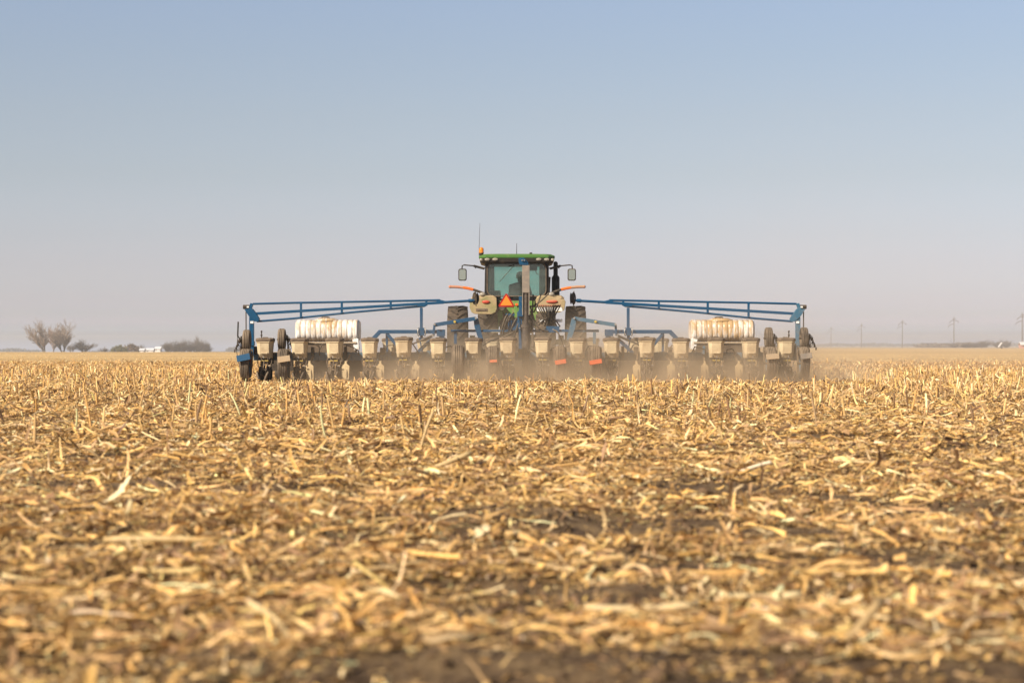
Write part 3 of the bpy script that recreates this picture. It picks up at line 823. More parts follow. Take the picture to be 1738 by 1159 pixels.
# second rank of units on the front frame, coloured dark for the shade there
for i in range(15):
    m = MB(); x_ = wx(450.5+58.82*(i+0.5), PY+1.9)
    m.box((0, 0, 0.44), (0.50, 0.34, 0.34)); m.box((0, 0.2, 0.20), (0.34, 0.1, 0.3)); m.box((-0.05, 0.1, 0.28), (0.03, 0.4, 0.34)); m.box((0.05, 0.1, 0.28), (0.03, 0.4, 0.34))
    m.lathe([(-0.05, 0.01), (-0.05, 0.19), (0.05, 0.19), (0.05, 0.01)], (-0.10, 0.0, 0.20), 'X', 18); m.lathe([(-0.05, 0.01), (-0.05, 0.19), (0.05, 0.19), (0.05, 0.01)], (0.10, 0.0, 0.20), 'X', 18)
    m.tube([(-0.16, -0.1, 0.62), (0.0, -0.2, 0.5), (0.2, -0.1, 0.58)], 0.015, 6)
    m.build('push_unit', M['dirtblack'], planter, (x_, 1.75, rnd.uniform(-.03, .03)), bevel=0.006)
for i in range(26):                                                # hoses and brackets strung along the bar
    x_ = wx(445+34.5*i+rnd.uniform(-8, 8)); z_ = rnd.uniform(0.70, 0.92); y_ = rnd.uniform(0.15, 0.5)
    MB().tube([(x_, y_, z_-0.12), (x_+rnd.uniform(.02, .08), y_-0.05, z_), (x_+rnd.uniform(.10, .2), y_-0.05, z_+rnd.uniform(-.03, .03)), (x_+rnd.uniform(.2, .34), y_, z_-rnd.uniform(.05, .15)), (x_+.3, y_+.1, 0.62)], 0.014, 6).build('hose', M['hose'], planter)
for i in range(16):
    x_ = wx(450.5+58.82*i)+rnd.choice((-1, 1))*rnd.uniform(0.20, 0.27); m = MB()
    m.box((x_, 0.42, rnd.uniform(0.62, 0.74)), (rnd.uniform(.05, .11), 0.08, rnd.uniform(.12, .3))); m.build('bar_bracket', M[rnd.choice(('iron', 'dirtblack', 'blue_dusty'))], planter, bevel=0.006)
# interplant hoppers standing on the front frame
fh0 = MB(); fh0 = hopper_mb(0.32, 0.38, 0.25, 0.82, 0.0).build('front_hopper', M['hopper'], planter, bevel=0.006)
lid_mb(0.32, 0.38, 0.25).build('hopper_lid', M['lid'], fh0)
Y2 = PY+1.9
for i, px in enumerate((661.5, 720, 837, 1004, 1079, 1122)):
    o = fh0 if i == 0 else clone(fh0, planter)
    o.location = (wx(px, Y2), 1.9, wz(597, Y2))
# --- fertiliser openers with cream scrapers between the units
def opener():
    m = MB()
    m.prism([(-0.02, 0.50), (0.02, 0.50), (0.025, 0.44), (0.085, 0.39), (0.075, 0.10), (-0.075, 0.10), (-0.085, 0.39), (-0.025, 0.44)], -0.02, 0.02)
    return m
op0 = opener().build('fertilizer_opener', M['cream_plate'], planter, bevel=0.004)
MB().bar((0, 0.02, 0.44), (0, 0.55, 0.62), 0.03, 0.05).build('opener_arm', M['iron'], op0)
disc_ = MB(); disc_.lathe([(-0.004, 0.005), (-0.004, 0.21), (0.004, 0.21), (0.004, 0.005)], (0.03, 0.16, 0.21), 'X', 28); disc_.build('opener_disc', M['iron'], op0)
for i, px in enumerate([528.5, 587.5, 646.5, 705.5, 1081, 1138, 1195, 1253]):
    o = op0 if i == 0 else clone(op0, planter)
    o.location = (wx(px), -0.18, 0.0); o.rotation_euler = (0, rnd.uniform(-.05, .05), rnd.uniform(-.2, .2))
# --- carrying wheels
def lift_wheel(px, ytop, r, w, plate, pl_m, ploc, prot, y=-0.35, lean=0.0):
    zc = wz(ytop, PY+y-r*0.5) - r
    zc = max(zc, r-0.02)
    g = MB(); tyre(g, (0, 0, 0), r, w, r*0.52, 36, 4)
    o = g.build('lift_wheel_tyre', M['rubber_light'], planter, (wx(px, PY+y-r*0.5), y, zc)); o.name = 'lift_wheel'
    o.rotation_euler = (0, lean, 0)
    rim_mb((0, 0, 0), r*0.53, w).build('rim', M['blue_dusty'], o)
    f_ = MB(); f_.bar((0.13, 0.0, 0.0), (0.13, 0.1, 0.32), 0.03, 0.06); f_.bar((-0.13, 0.0, 0.0), (-0.13, 0.1, 0.32), 0.03, 0.06); f_.bar((-0.14, 0.1, 0.33), (0.14, 0.1, 0.33), 0.05)
    f_.tube([(-0.14, 0, 0), (0.14, 0, 0)], 0.025, 8)
    f_.build('wheel_fork', M['iron'], o, bevel=0.004)
    if plate:
        p_ = MB(); p_.box((0, 0, 0), (plate[0], 0.03, plate[1])); p_.box((0, 0.03, plate[1]/2-0.01), (plate[0]*0.96, 0.06, 0.012))
        q_ = p_.build('scraper_plate', pl_m, o, (ploc[0], -r-0.05, ploc[1]), bevel=0.004); q_.rotation_euler = (R(-12), prot, 0)
    return o
lift_wheel(415.5, 592, 0.36, 0.20, (0.29, 0.14), M['blue'], (0.0, 0.17), R(-12))
lift_wheel(480, 592, 0.36, 0.21, (0.27, 0.13), M['tan'], (0.05, 0.14), R(-9))
lift_wheel(1309, 588.5, 0.36, 0.21, (0.28, 0.12), M['tan'], (0.0, 0.15), R(-5))
lift_wheel(1366, 588.5, 0.36, 0.20, (0.25, 0.12), M['grey_dusty'], (0.0, 0.16), R(-7))
lift_wheel(777, 586, 0.39, 0.24, None, None, None, 0)
lift_wheel(836, 587, 0.39, 0.22, (0.16, 0.06), M['orange'], (0.02, 0.06), R(-4))
lift_wheel(951, 586, 0.39, 0.21, (0.24, 0.095), M['orange'], (0.0, 0.03), R(-10))
lift_wheel(1011, 586, 0.39, 0.21, (0.27, 0.095), M['orange'], (-0.01, 0.03), R(-9))
# raised drive wheels above the end units
def contact_wheel(px, ytop, s):
    r, w = 0.24, 0.155; Yc = PY+0.15
    g = MB(); tyre(g, (0, 0, 0), r, w, r*0.55, 32, 3)
    o = g.build('drive_wheel', M['rubber_light'], planter, (wx(px, Yc), 0.15, wz(ytop, Yc)-r))
    rim_mb((0, 0, 0), r*0.56, w).build('rim', M['iron'], o)
    f_ = MB()
    f_.bar((s*0.12, 0.0, 0.02), (s*0.12, 0.25, -0.3), 0.03, 0.05); f_.tube([(-0.11, 0, 0), (s*0.2, 0, 0)], 0.022, 8)
    for k in range(5): f_.lathe([(-0.012, 0.01), (-0.012, 0.05-0.004*k), (0.012, 0.05-0.004*k), (0.012, 0.01)], (s*(0.12+0.035*k), -0.04, 0.05-0.07*k), 'X', 10)
    for k in range(4): f_.tube([(s*(0.10+0.03*k), -0.03, 0.10-0.05*k), (s*(0.17+0.03*k), -0.05, 0.04-0.08*k), (s*0.12, 0.02, -0.2)], 0.009, 5)
    f_.build('chain_drive', M['dirtblack'], o)
contact_wheel(419, 559.5, -1); contact_wheel(478.5, 557.5, 1)
contact_wheel(1304.5, 555.5, 1); contact_wheel(1364.5, 555.5, 1)

# --- wing frames, marker arms, tanks on both sides
YW = PY+0.75
def mir(p, s): return (p[0] if s < 0 else -p[0], p[1], p[2])
def W(px, py, s, Y=YW):
    """left side photo point -> local; mirrored for the right side"""
    x, y, z = (px-891.5)*Y/F, Y-PY, CZ+(HY-py)*Y/F
    return (x if s < 0 else -x, y, z)
YM = PY+1.5
for s in (-1, 1):
    # upper wing frame
    m = MB()
    a = W(641.5, 563, s); b = W(742, 563, s)
    m.bar(W(643, 563, s), b, 0.08, 0.082); m.bar(W(645.5, 562.8, s), W(629, 580, s), 0.075, 0.09)
    m.bar(W(657, 566, s, YW+0.1), W(657.5, 597, s, YW+0.1), 0.05); m.bar(W(658, 567, s), W(677, 590, s), 0.045, 0.07)
    m.bar(W(712, 573, s, YW), W(718, 600, s, YW), 0.03, 0.03)
    m.bar(W(734, 575, s), W(707, 600, s), 0.05, 0.075)
    m.bar(W(742, 565, s, YW+0.02), W(756, 565, s, YW+0.02), 0.13, 0.15); m.bar(W(747, 570, s), W(755, 577, s), 0.05, 0.10)
    m.bar(W(736, 570, s, YW-0.05), W(738, 551, s, YW-0.05), 0.05, 0.06)
    m.build('wing_frame', M['blue'], planter, bevel=0.006)
    # fold linkage
    m = MB(); m.bar(W(738, 551.5, s, YW-0.1), W(808, 540.5, s, YW-0.1), 0.05, 0.085)
    m.prism([(W(p_[0], p_[1], s, YW)[0], W(p_[0], p_[1], s, YW)[2]) for p_ in ((804, 541), (812, 540), (821, 577), (813, 577), (806, 556))], YW-PY-0.04, YW-PY+0.04)
    m.bar(W(766, 561.5, s, YW+0.15), W(826, 561.5, s, YW+0.15), 0.06, 0.055); m.bar(W(773.5, 564, s, YW+0.1), W(773.5, 584, s, YW+0.1), 0.065, 0.06)
    m.build('fold_linkage', M['blue'] if s < 0 else M['blue_dusty'], planter, bevel=0.005)
    m = MB(); m.tube([W(772, 546, s, YW-0.14), W(772, 546, s, YW-0.24)], 0.028, 12); m.build('yellow_cap', M['yellow'], planter)
    m = MB()
    for p_ in ((808, 540), (738, 550.5), (735, 570)): m.tube([W(*p_, s, YW-0.12), W(*p_, s, YW-0.18)], 0.024, 10)
    m.build('pin', M['steel'], planter)
    m = MB(); m.tube([W(737, 568.5, s, YW-0.12), W(716, 577.5, s, YW-0.12)], 0.03, 10); m.tube([W(716, 577.5, s, YW-0.12), W(700, 584, s, YW-0.12)], 0.018, 8)
    m.build('hydraulic_cylinder', M['cyl'], planter)
    # marker rest post with U-bolts
    m = MB(); m.bar(W(716, 522, s, YM), W(716, 561, s, YM), 0.065, 0.065); m.bar(W(716, 560, s, YM), W(716, 561, s, YW), 0.065, 0.065); m.bar(W(716, 558, s), W(716, 577, s), 0.065, 0.065); m.bar(W(711.5, 563, s, YW-0.07), W(720.5, 563, s, YW-0.07), 0.02, 0.17)
    post = m.build('marker_rest', M['blue'], planter, bevel=0.005)
    for dx in (-5, 5):
        m = MB()
        m.tube([W(716+dx, 556.5, s, YW-0.05), W(716+dx*1.3, 558, s, YW-0.11), W(716+dx*1.3, 568, s, YW-0.11), W(716+dx, 570, s, YW-0.05)], 0.012, 6)
        m.build('u_bolt', M['steel'], post)
    # marker arm truss
        m = MB()
    m.tube([W(430, 515.8, s, YM), W(500, 514, s, YM), W(600, 512.3, s, YM), W(748, 509.5, s, YM)], 0.025, 8)
    m.bar(W(436, 532.3, s, YM), W(754, 513.4, s, YM), 0.062)
    m.tube([W(437, 545.5, s, YM+0.02), W(500, 540.5, s, YM+0.02), W(600, 530, s, YM+0.02), W(722, 519.3, s, YM+0.02)], 0.025, 8)
    for px, t0, t1 in ((511.7, 514.5, 538.5), (581, 513.3, 531.5), (664, 512, 524.5), (724.5, 511.3, 519)):
        m.bar(W(px, t0, s, YM), W(px, t1, s, YM), 0.05, 0.05)
    m.bar(W(742, 509.7, s, YM), W(756, 513, s, YM), 0.05, 0.06)
    m.tube([W(752, 513.2, s, YM), W(800, 510.4, s, YM), W(806, 510, s, YM)], 0.030, 10); m.tube([W(796, 510.6, s, YM), W(803, 510.2, s, YM)], 0.045, 10)
    m.bar(W(709, 518.5, s, YM), W(724, 518.2, s, YM), 0.07, 0.055)
    arm = m.build('marker_arm', M['blue'], planter, bevel=0.004)
    m = MB()
    for k, (px, rr) in enumerate(((807.5, 0.145), (812, 0.13))):
        d_ = MB(); d_.lathe([(-0.012, rr), (0.018, rr*0.5), (0.022, 0.02), (0.012, 0.02), (0.008, rr*0.5), (-0.018, rr)], (0, 0, 0), 'X', 28)
        rot = Matrix.Rotation(R(-22*s if k == 0 else -12*s), 3, 'Z'); p_ = Vector(W(px, 506.5, s, YM-0.05*k))
        m.v and None
        d_.v = [tuple(rot @ Vector(v) + p_) for v in d_.v]; m.add(d_.v, d_.f, True)
    m.bar(W(808, 494, s, YM), W(809, 520, s, YM), 0.02)
    m.build('marker_disc', M['dirtblack'], arm)
    # mast at the wing end
    m = MB(); m.bar(W(428, 538, s, YM), W(428.2, 604, s, YM), 0.105, 0.10)
    m.prism([(W(a_, b_, s, YM)[0], W(a_, b_, s, YM)[2]) for a_, b_ in ((416, 525), (430, 524), (436, 532), (441.5, 541), (440, 546.5), (433, 545.5), (424, 537), (420, 531))], YM-PY-0.07, YM-PY-0.02)
    m.prism([(W(a_, b_, s, YM)[0], W(a_, b_, s, YM)[2]) for a_, b_ in ((416, 525), (430, 524), (436, 532), (441.5, 541), (440, 546.5), (433, 545.5), (424, 537), (420, 531))], YM-PY+0.03, YM-PY+0.08)
    m.bar(W(425, 526, s, YM), W(428.5, 515, s, YM), 0.07, 0.09)
    m.bar(W(423, 583, s, YM), W(433, 583, s, YM), 0.16, 0.10)
    m.bar(W(424, 590, s, YM), W(434, 600, s, YM), 0.14, 0.12)
    mast = m.build('marker_mast', M['blue'] if s < 0 else M['blue_dusty'], planter, bevel=0.006)
    m = MB(); m.tube([W(413.5, 521, s, YM), W(424, 521, s, YM)], 0.048, 12); m.build('pivot_tube', M['dirtblack'], mast)
    m = MB(); m.box(W(421.5, 521, s, YM-0.055), (0.05, 0.01, 0.035)); m.box(W(428.3, 547, s, YM-0.06), (0.07, 0.01, 0.05)); m.build('reflector', M['white'], mast)
    m = MB(); m.tube([W(418.3, 529, s, YM), W(418.6, 572, s, YM)], 0.014, 8); m.tube([W(418.5, 560, s, YM), W(418.7, 600, s, YM)], 0.03, 8); m.build('hydraulic_cylinder', M['cyl'], mast)
    if s < 0:
        m = MB(); m.bar(W(405.2, 546, s, YM), W(404.3, 571, s, YM), 0.03, 0.035)
        m.tube([W(404.5, 570, s, YM), W(409, 578, s, YM), W(413, 590, s, YM)], 0.016, 6)
        m.tube([W(404, 571, s, YM), W(402.5, 596, s, YM), W(405, 612, s, YM), W(408, 624, s, YM)], 0.008, 6)
        m.build('warning_light_stick', M['black'], planter)
        m = MB(); m.bar(W(424.5, 608, s, PY-0.3), W(428, 622, s, PY-0.3), 0.05, 0.02, (0, 1, 0)); m.build('reflector', M['orange'], planter)
    m = MB(); m.tube([W(444.2, 576, s, PY+.1), W(444.0, 564, s, PY+.1)], 0.014, 6); m.ball(W(444, 562.5, s, PY+.1), 0.022, k=8); m.ball(W(444, 569, s, PY+.1), 0.024, k=8); m.build('seed_monitor', M['dirtblack'], planter)
    # liquid tank
    YT = PY+1.15
    cx, _, _z = W(558, 560, s, YT)
    Lt = 107*YT/F; ztop, zbot = CZ+(HY-542.5)*YT/F, CZ+(HY-580)*YT/F
    m = MB(); hz = (ztop-zbot)/2; zc = 0.0; dep = 0.42
    prof = []; nrib = 6; nst = 150
    ring_k = 40
    for i in range(nst+1):
        t = -1+2*i/nst; x_ = t*Lt/2
        e = 1.0 if abs(t) < 0.93 else max(0.0, 1-((abs(t)-0.93)/0.07)**2*0.16)
        u_ = (t*nrib*1.02) % 1.0; rib = 1-math.exp(-((min(u_, 1-u_))/0.16)**2); sc_ = e*(0.97+0.03*rib)*(1-0.0*t)
        for j in range(ring_k):
            a = 2*PI*j/ring_k; ca, sa = math.cos(a), math.sin(a); p4 = 3.0
            k_ = (abs(ca)**p4+abs(sa)**p4)**(-1/p4)
            prof.append((x_+0.02*math.sin(6*a+i)*0, ca*k_*dep*sc_, sa*k_*hz*sc_))
    fs = []
    for i in range(nst):
        for j in range(ring_k): fs.append((i*ring_k+j, i*ring_k+(j+1) % ring_k, (i+1)*ring_k+(j+1) % ring_k, (i+1)*ring_k+j))
    m.add(prof, fs, True)
    m.add(prof[:ring_k], [tuple(range(ring_k))]); m.add(prof[-ring_k:], [tuple(range(ring_k))])
    # top dome
    m.lathe([(hz*0.86, 0.30), (hz*0.98, 0.285), (hz*1.06, 0.22), (hz*1.14, 0.17)], (-0.03, -0.05, 0), 'Z', 28)
    m.lathe([(hz*1.14, 0.17), (hz*1.15, 0.001)], (-0.03, -0.05, 0), 'Z', 28, False)
    tank = m.build('liquid_tank', M['tank'] if s < 0 else M['tank_dusty'], planter, (cx, YT-PY, (ztop+zbot)/2))
    m = MB(); m.lathe([(hz*1.13, 0.10), (hz*1.22, 0.098), (hz*1.27, 0.06), (hz*1.27, 0.001)], (-0.06, -0.05, 0), 'Z', 20); m.build('tank_lid', M['black'], tank)
    m = MB()
    m.box((0, -dep+0.03, -hz-0.02), (Lt*0.93, 0.03, 0.035)); m.box((0, dep-0.06, -hz-0.02), (Lt*0.93, 0.03, 0.035))
    m.build('shelf_rail', M['tan'], tank)
    m = MB(); m.box((0, -0.12, -hz-0.20), (Lt*0.90, 0.5, 0.32)); m.build('tank_cradle', M['brown_panel'], tank, bevel=0.01)  # cradle box; its dark brown also stands for the shadow under the tank
    m = MB()
    e1 = 1 if s < 0 else -1
    m.prism([(e1*Lt*0.5*0.99, -hz*0.7), (e1*Lt*0.5*1.02, -hz-0.17), (e1*Lt*0.43, -hz-0.19), (e1*Lt*0.40, -hz*0.8)], -dep*0.9, -dep*0.5); m.build('tank_leg', M['tank'], tank, bevel=0.01)

# --- centre lift tower
YC = PY+0.5
m = MB()
for px in (887.1, 897.9): m.bar(PL(px, 450.5, YC), PL(px, 535, YC), 0.022, 0.13, (0, 1, 0))
m.bar(PL(892.5, 450.5, YC+0.06), PL(892.5, 535, YC+0.06), 0.16, 0.02, (0, 1, 0))
m.bar(PL(892.5, 450.5, YC-0.06), PL(892.5, 497, YC-0.06), 0.165, 0.02, (0, 1, 0))
tower = m.build('lift_tower', M['grey_dusty'], planter, bevel=0.004)
m = MB(); m.tube([PL(892.8, 490, YC), PL(892.8, 553, YC)], 0.052, 16); m.tube([PL(892.5, 550, YC), PL(892.5, 640, YC)], 0.095, 18); m.tube([PL(892.5, 551, YC), PL(892.5, 556, YC)], 0.11, 18)
m.build('hydraulic_cylinder', M['cyl'], tower)
m = MB()
m.prism([(PL(a_, b_, YC)[0], PL(a_, b_, YC)[2]) for a_, b_ in ((880, 438), (889, 437.5), (896.5, 446), (897, 450), (883, 450), (880.5, 446))], YC-PY-0.05, YC-PY+0.05)
m.bar(PL(883.5, 503, YC+0.05), PL(883, 605, YC+0.05), 0.07, 0.10); m.bar(PL(885, 592, YC), PL(879, 530, YC), 0.04, 0.06); m.box(PL(883, 533, YC), (0.12, 0.12, 0.11)); m.bar(PL(888.5, 444, YC+0.05), PL(888.5, 506, YC+0.05), 0.03, 0.03)
m.build('tower_bracket', M['blue'], tower, bevel=0.005)
m = MB(); m.box(PL(938, 559, YC+0.3), (0.30, 0.2, 0.14)); m.box(PL(872, 552, YC+0.3), (0.26, 0.2, 0.22)); m.box(PL(866, 534, YC+0.3), (0.2, 0.12, 0.05))
m.bar(PL(820, 561.5, YC+0.3), PL(965, 561.5, YC+0.3), 0.1, 0.055)
m.build('valve_block', M['blue'], tower, bevel=0.005)
m = MB()
for a_, b_ in ((886, 442), (890, 442), (938.5, 559), (882, 557)): m.tube([PL(a_, b_, YC-0.1), PL(a_, b_, YC-0.04)], 0.015, 8)
m.build('bolt', M['steel'], tower)
m = MB()
m.box(PL(838, 562, YC+0.5), (0.26, 0.05, 0.06)); m.bar(PL(792, 561, YC+0.5), PL(852, 561, YC+0.5), 0.05)
m.build('label_plate', M['cream_plate'], planter)
m = MB()                                                          # tongue to the tractor hitch
m.bar((0, 0.6, 0.62), (-0.15, 5.1, 0.55), 0.16, 0.18); m.bar((-1.9, 0.7, 0.62), (-0.15, 4.4, 0.55), 0.09, 0.12); m.bar((1.9, 0.7, 0.62), (-0.15, 4.4, 0.55), 0.09, 0.12)
m.build('tongue', M['blue_dusty'], planter, bevel=0.006)
# hoses looping round the tower
def arc(p, q_, sag, n=9, out=0.0):
    p, q_ = Vector(p), Vector(q_)
    return [p.lerp(q_, i/n) + Vector((0, -out*math.sin(PI*i/n), sag*math.sin(PI*i/n))) for i in range(n+1)]
hz_ = [((849, 572), (862, 533), 0.10), ((851, 578), (868, 534), 0.14), ((858, 560), (872, 531), 0.08), ((862, 575), (884, 533), 0.10), ((870, 585), (886, 535), 0.08),
       ((900, 520), (922, 560), -0.16), ((900, 528), (930, 562), -0.14), ((898, 536), (926, 557), -0.20), ((884, 560), (902, 562), 0.05), ((940, 560), (957, 590), 0.10),
       ((836, 578), (880, 558), -0.03), ((820, 586), (858, 570), 0.03), ((905, 500), (902, 560), -0.05), ((931, 498), (904, 520), -0.03), ((918, 500), (906, 530), -0.03)]
for (a_, b_, sg) in hz_:
    MB().tube(arc(PL(*a_, YC+0.2), PL(*b_, YC+0.2), sg, out=0.12), 0.017, 7).build('hose', M['hose'], planter)
# liquid manifold: fan of black lines in front of a white plate
YF = PY+1.3
m = MB(); m.box(PL(933, 525, YF+0.2), (0.58, 0.02, 0.09)); m.box(PL(947, 544, YF+0.2), (0.2, 0.02, 0.07)); m.box(PL(920, 544, YF+0.2), (0.13, 0.02, 0.05)); man = m.build('manifold_plate', M['white'], planter)
m = MB(); m.tube([PL(933, 533, YF), PL(933, 556, YF)], 0.10, 14); m.box(PL(932, 519.5, YF), (0.52, 0.06, 0.035)); m.build('manifold_body', M['dirtblack'], man)
for i in range(14):
    a_ = 912+3.0*i
    MB().tube(arc(PL(a_, 519, YF-0.05), PL(926+1.0*i, 540+rnd.uniform(-2, 4), YF-0.1), rnd.uniform(-0.03, 0.05), 6, 0.05), 0.014, 6).build('manifold_line', M['black'], man)
m = MB()
for i in range(14): m.box(PL(912+3.0*i, 518.5, YF-0.06), (0.016, 0.03, 0.05), Matrix.Rotation(0.4, 3, 'Y'))
m.build('fitting', M['dull_arm'], man)
for i in range(9):
    a_ = (909+5.2*i, 552+rnd.uniform(-3, 3)); MB().tube(arc(PL(933, 540, YF-.1), PL(*a_, YF-0.15), 0.05, 6, 0.08), 0.015, 6).build('manifold_line', M['black'], man)

# ------------------------------------------------------------------ tractor
TY = 50.0
TX0 = (877-869)*TY/F
tractor = empty('tractor', (TX0, TY, 0), 'green row crop tractor with dual rear tyres pulling the planter', 'tractor')
def T(px, py, y=0.0):
    Y = TY+y
    return ((px-869)*Y/F - TX0, y, CZ+(HY-py)*Y/F)
def tx(px, y=0.0): return T(px, 0, y)[0]
def tz(py, y=0.0): return T(0, py, y)[2]
def big_wheel(x, y, r, w, nm='rear_wheel', lugs=19, lh=0.06, rimr=None):
    g = MB(); rr = rimr or r*0.66; rb = r-lh
    hw = w/2
    g.lathe([(-hw*0.7, rr), (-hw*0.97, rr+(rb-rr)*0.35), (-hw, rr+(rb-rr)*0.7), (-hw*0.93, rb-0.03), (-hw*0.5, rb-0.004), (0, rb), (hw*0.5, rb-0.004), (hw*0.93, rb-0.03), (hw, rr+(rb-rr)*0.7), (hw*0.97, rr+(rb-rr)*0.35), (hw*0.7, rr)], (0, 0, 0), 'X', 44)
    spinlug(g, 0, 0, rb, w*0.98, lugs, lh, chev=-0.36*(0.9/r), lw=0.065)
    o = g.build(nm, M['rubber'], tractor, (x, y, r))
    rim_mb((0, 0, 0), rr*1.01, w).build('rim', M['yellow_rim'], o)
    return o
M['yellow_rim'] = paint('yellow_rim', (0.60, 0.42, 0.03), 0.4, 0.5)
RR = 0.925
for s, pxo, pxi in ((-1, 776.5, 828), (1, 977.5, 926)):
    big_wheel((pxo-877)/68.0, 0.35, RR, 0.50)
    big_wheel((pxi-877)/68.0, 0.35, RR, 0.50)
    big_wheel(s*0.80, 3.35, 0.70, 0.36, 'front_wheel', 18, 0.035)
m = MB(); m.tube([(-1.55, 0.35, RR), (1.55, 0.35, RR)], 0.07, 14); m.tube([(-0.55, 0.35, RR), (0.55, 0.35, RR)], 0.19, 18)
for s in (-1, 1): m.tube([(s*1.05, 0.35, RR), (s*1.18, 0.35, RR)], 0.17, 18)
m.build('rear_axle', M['green_dusty'], tractor)
m = MB(); m.bar((-0.75, 3.35, 0.66), (0.75, 3.35, 0.66), 0.2, 0.16); m.build('front_axle', M['green_dusty'], tractor, bevel=0.01)
# chassis, hood
m = MB(); m.box((0, 1.9, 0.95), (0.52, 3.4, 0.5)); m.box((0, 0.25, 1.15), (0.66, 0.8, 0.62)); m.build('chassis', M['dirtblack'], tractor, bevel=0.03)
m = MB()
m.prism([(1.75, 1.25), (4.35, 1.15), (4.5, 1.3), (4.4, 1.62), (3.9, 1.80), (1.75, 1.96)], -0.43, 0.43, 'YZ'); m.build('hood', M['green'], tractor, bevel=0.06)
m = MB(); m.box((0, 4.44, 1.38), (0.6, 0.05, 0.36)); m.build('grille', M['black'], tractor, bevel=0.01)
# rear green body under the cab
m = MB()
m.prism([T(*p_)[::2] for p_ in ((846, 519), (909, 519), (912, 526), (903, 533), (857, 533), (851, 526))], 0.05, 0.30)
m.prism([T(*p_)[::2] for p_ in ((849, 524), (853, 522), (853, 540), (848, 546), (846, 561), (838.5, 561), (838.5, 540))], -0.12, 0.10)
m.prism([T(*p_)[::2] for p_ in ((903, 522), (908, 524), (916, 538), (916, 561), (909, 561), (908, 545), (903, 540))], -0.12, 0.10)
m.box(T(877, 515, 0.15), (0.9, 0.3, 0.12))
m.box(T(876, 530, -0.15), (0.10, 0.2, 0.30))
m.build('rear_housing', M['green_dusty'], tractor, bevel=0.012)
m = MB()
for s in (-1, 1):
    m.bar((s*0.42, 0.0, 0.95), (s*0.36, -0.75, 0.62), 0.06, 0.09); m.bar((s*0.40, -0.05, 1.35), (s*0.38, -0.5, 0.80), 0.05, 0.05)
m.bar((0, -0.1, 1.2), (0, -0.8, 0.95), 0.06, 0.06); m.box((0, -0.05, 1.0), (0.45, 0.22, 0.35)); m.box((0, -0.35, 0.52), (0.14, 0.9, 0.06))
for i in range(8): m.box((rnd.uniform(-.3, .3), -0.18, rnd.uniform(0.8, 1.45)), (rnd.uniform(.05, .12), 0.12, rnd.uniform(.04, .12)))
m.build('hitch', M['dirtblack'], tractor, bevel=0.006)
# fenders
for s in (-1, 1):
    if s < 0: out = [(797.5, 513), (803, 508.5), (812, 506.5), (819, 505.5), (824, 502.5), (838, 502), (843, 506), (843.5, 524), (841, 530), (834, 533.5), (806, 533), (800, 530), (797, 522)]
    else: out = [(909, 508), (914, 503.5), (926, 502), (938, 503), (944, 506.5), (958, 508.5), (960, 512), (958, 526), (950, 530.5), (916, 531), (910.5, 526)]
    m = MB(); m.prism([T(a_, b_, -0.70)[::2] for a_, b_ in out], -0.72, -0.66)
    xs = sorted((T(out[0][0] if s < 0 else 909, 0, -0.7)[0], T(843.5 if s < 0 else 960, 0, -0.7)[0]))
    zt = tz(505, -0.7)
    # curved mudguard running forward over the inner tyre
    arcp = [(-0.70, zt-0.03), (-0.45, zt+0.045), (-0.1, zt+0.07), (0.35, zt+0.07), (0.8, zt+0.03), (1.1, zt-0.10)]
    vs = []
    for y_, z_ in arcp:
        for x_, dz in ((xs[0]+0.03, -0.05), (xs[0]+0.10, 0), (xs[1]-0.10, 0), (xs[1]-0.03, -0.05)): vs.append((x_, y_, z_+dz))
    nn = len(arcp)
    vs2 = vs + [(v[0], v[1], v[2]-0.03) for v in vs]; fs = []
    for i in range(nn-1):
        for j in range(3):
            a_ = i*4+j; fs += [(a_, a_+1, a_+5, a_+4), (a_+4*nn, a_+4+4*nn, a_+5+4*nn, a_+1+4*nn)]
    m.add(vs2, fs)
    fe = m.build('fender', M['fender'], tractor, bevel=0.015)
    m = MB()
    if s < 0: c0 = (825, 512.5); pw, ph = 0.20, 0.085
    else: c0 = (937, 512); pw, ph = 0.29, 0.08
    m.lathe([(0.0, 1.0), (-0.02, 0.95), (-0.035, 0.6), (-0.04, 0.01)], (0, 0, 0), 'Y', 24)
    p_ = Vector(T(*c0, -0.72)); m.v = [(v[0]*pw/2+p_.x, v[1]+p_.y, v[2]*ph/2+p_.z) for v in m.v]
    m.build('tail_light', M['redlens'], fe)
    if s < 0:
        m = MB(); m.box(T(817.5, 526, -0.725), (0.28, 0.02, 0.07)); m.box(T(817.5, 526, -0.735), (0.2, 0.02, 0.035)); m.build('vent', M['lid'], fe, bevel=0.006)
    m = MB(); m.lathe([(0.0, 0.06), (-0.03, 0.065), (-0.06, 0.055), (-0.062, 0.001)], (0, 0, 0), 'Y', 16)
    p_ = Vector(T(819 if s < 0 else 936, 499.5, -0.5)); m.v = [(v[0]*1.15+p_.x, v[1]+p_.y, v[2]*0.75+p_.z) for v in m.v]
    m.tube([p_+Vector((0, 0.02, 0)), p_+Vector((s*-0.03, 0.05, -0.12))], 0.015, 6)
    m.build('fender_lamp', M['lamp'], fe)
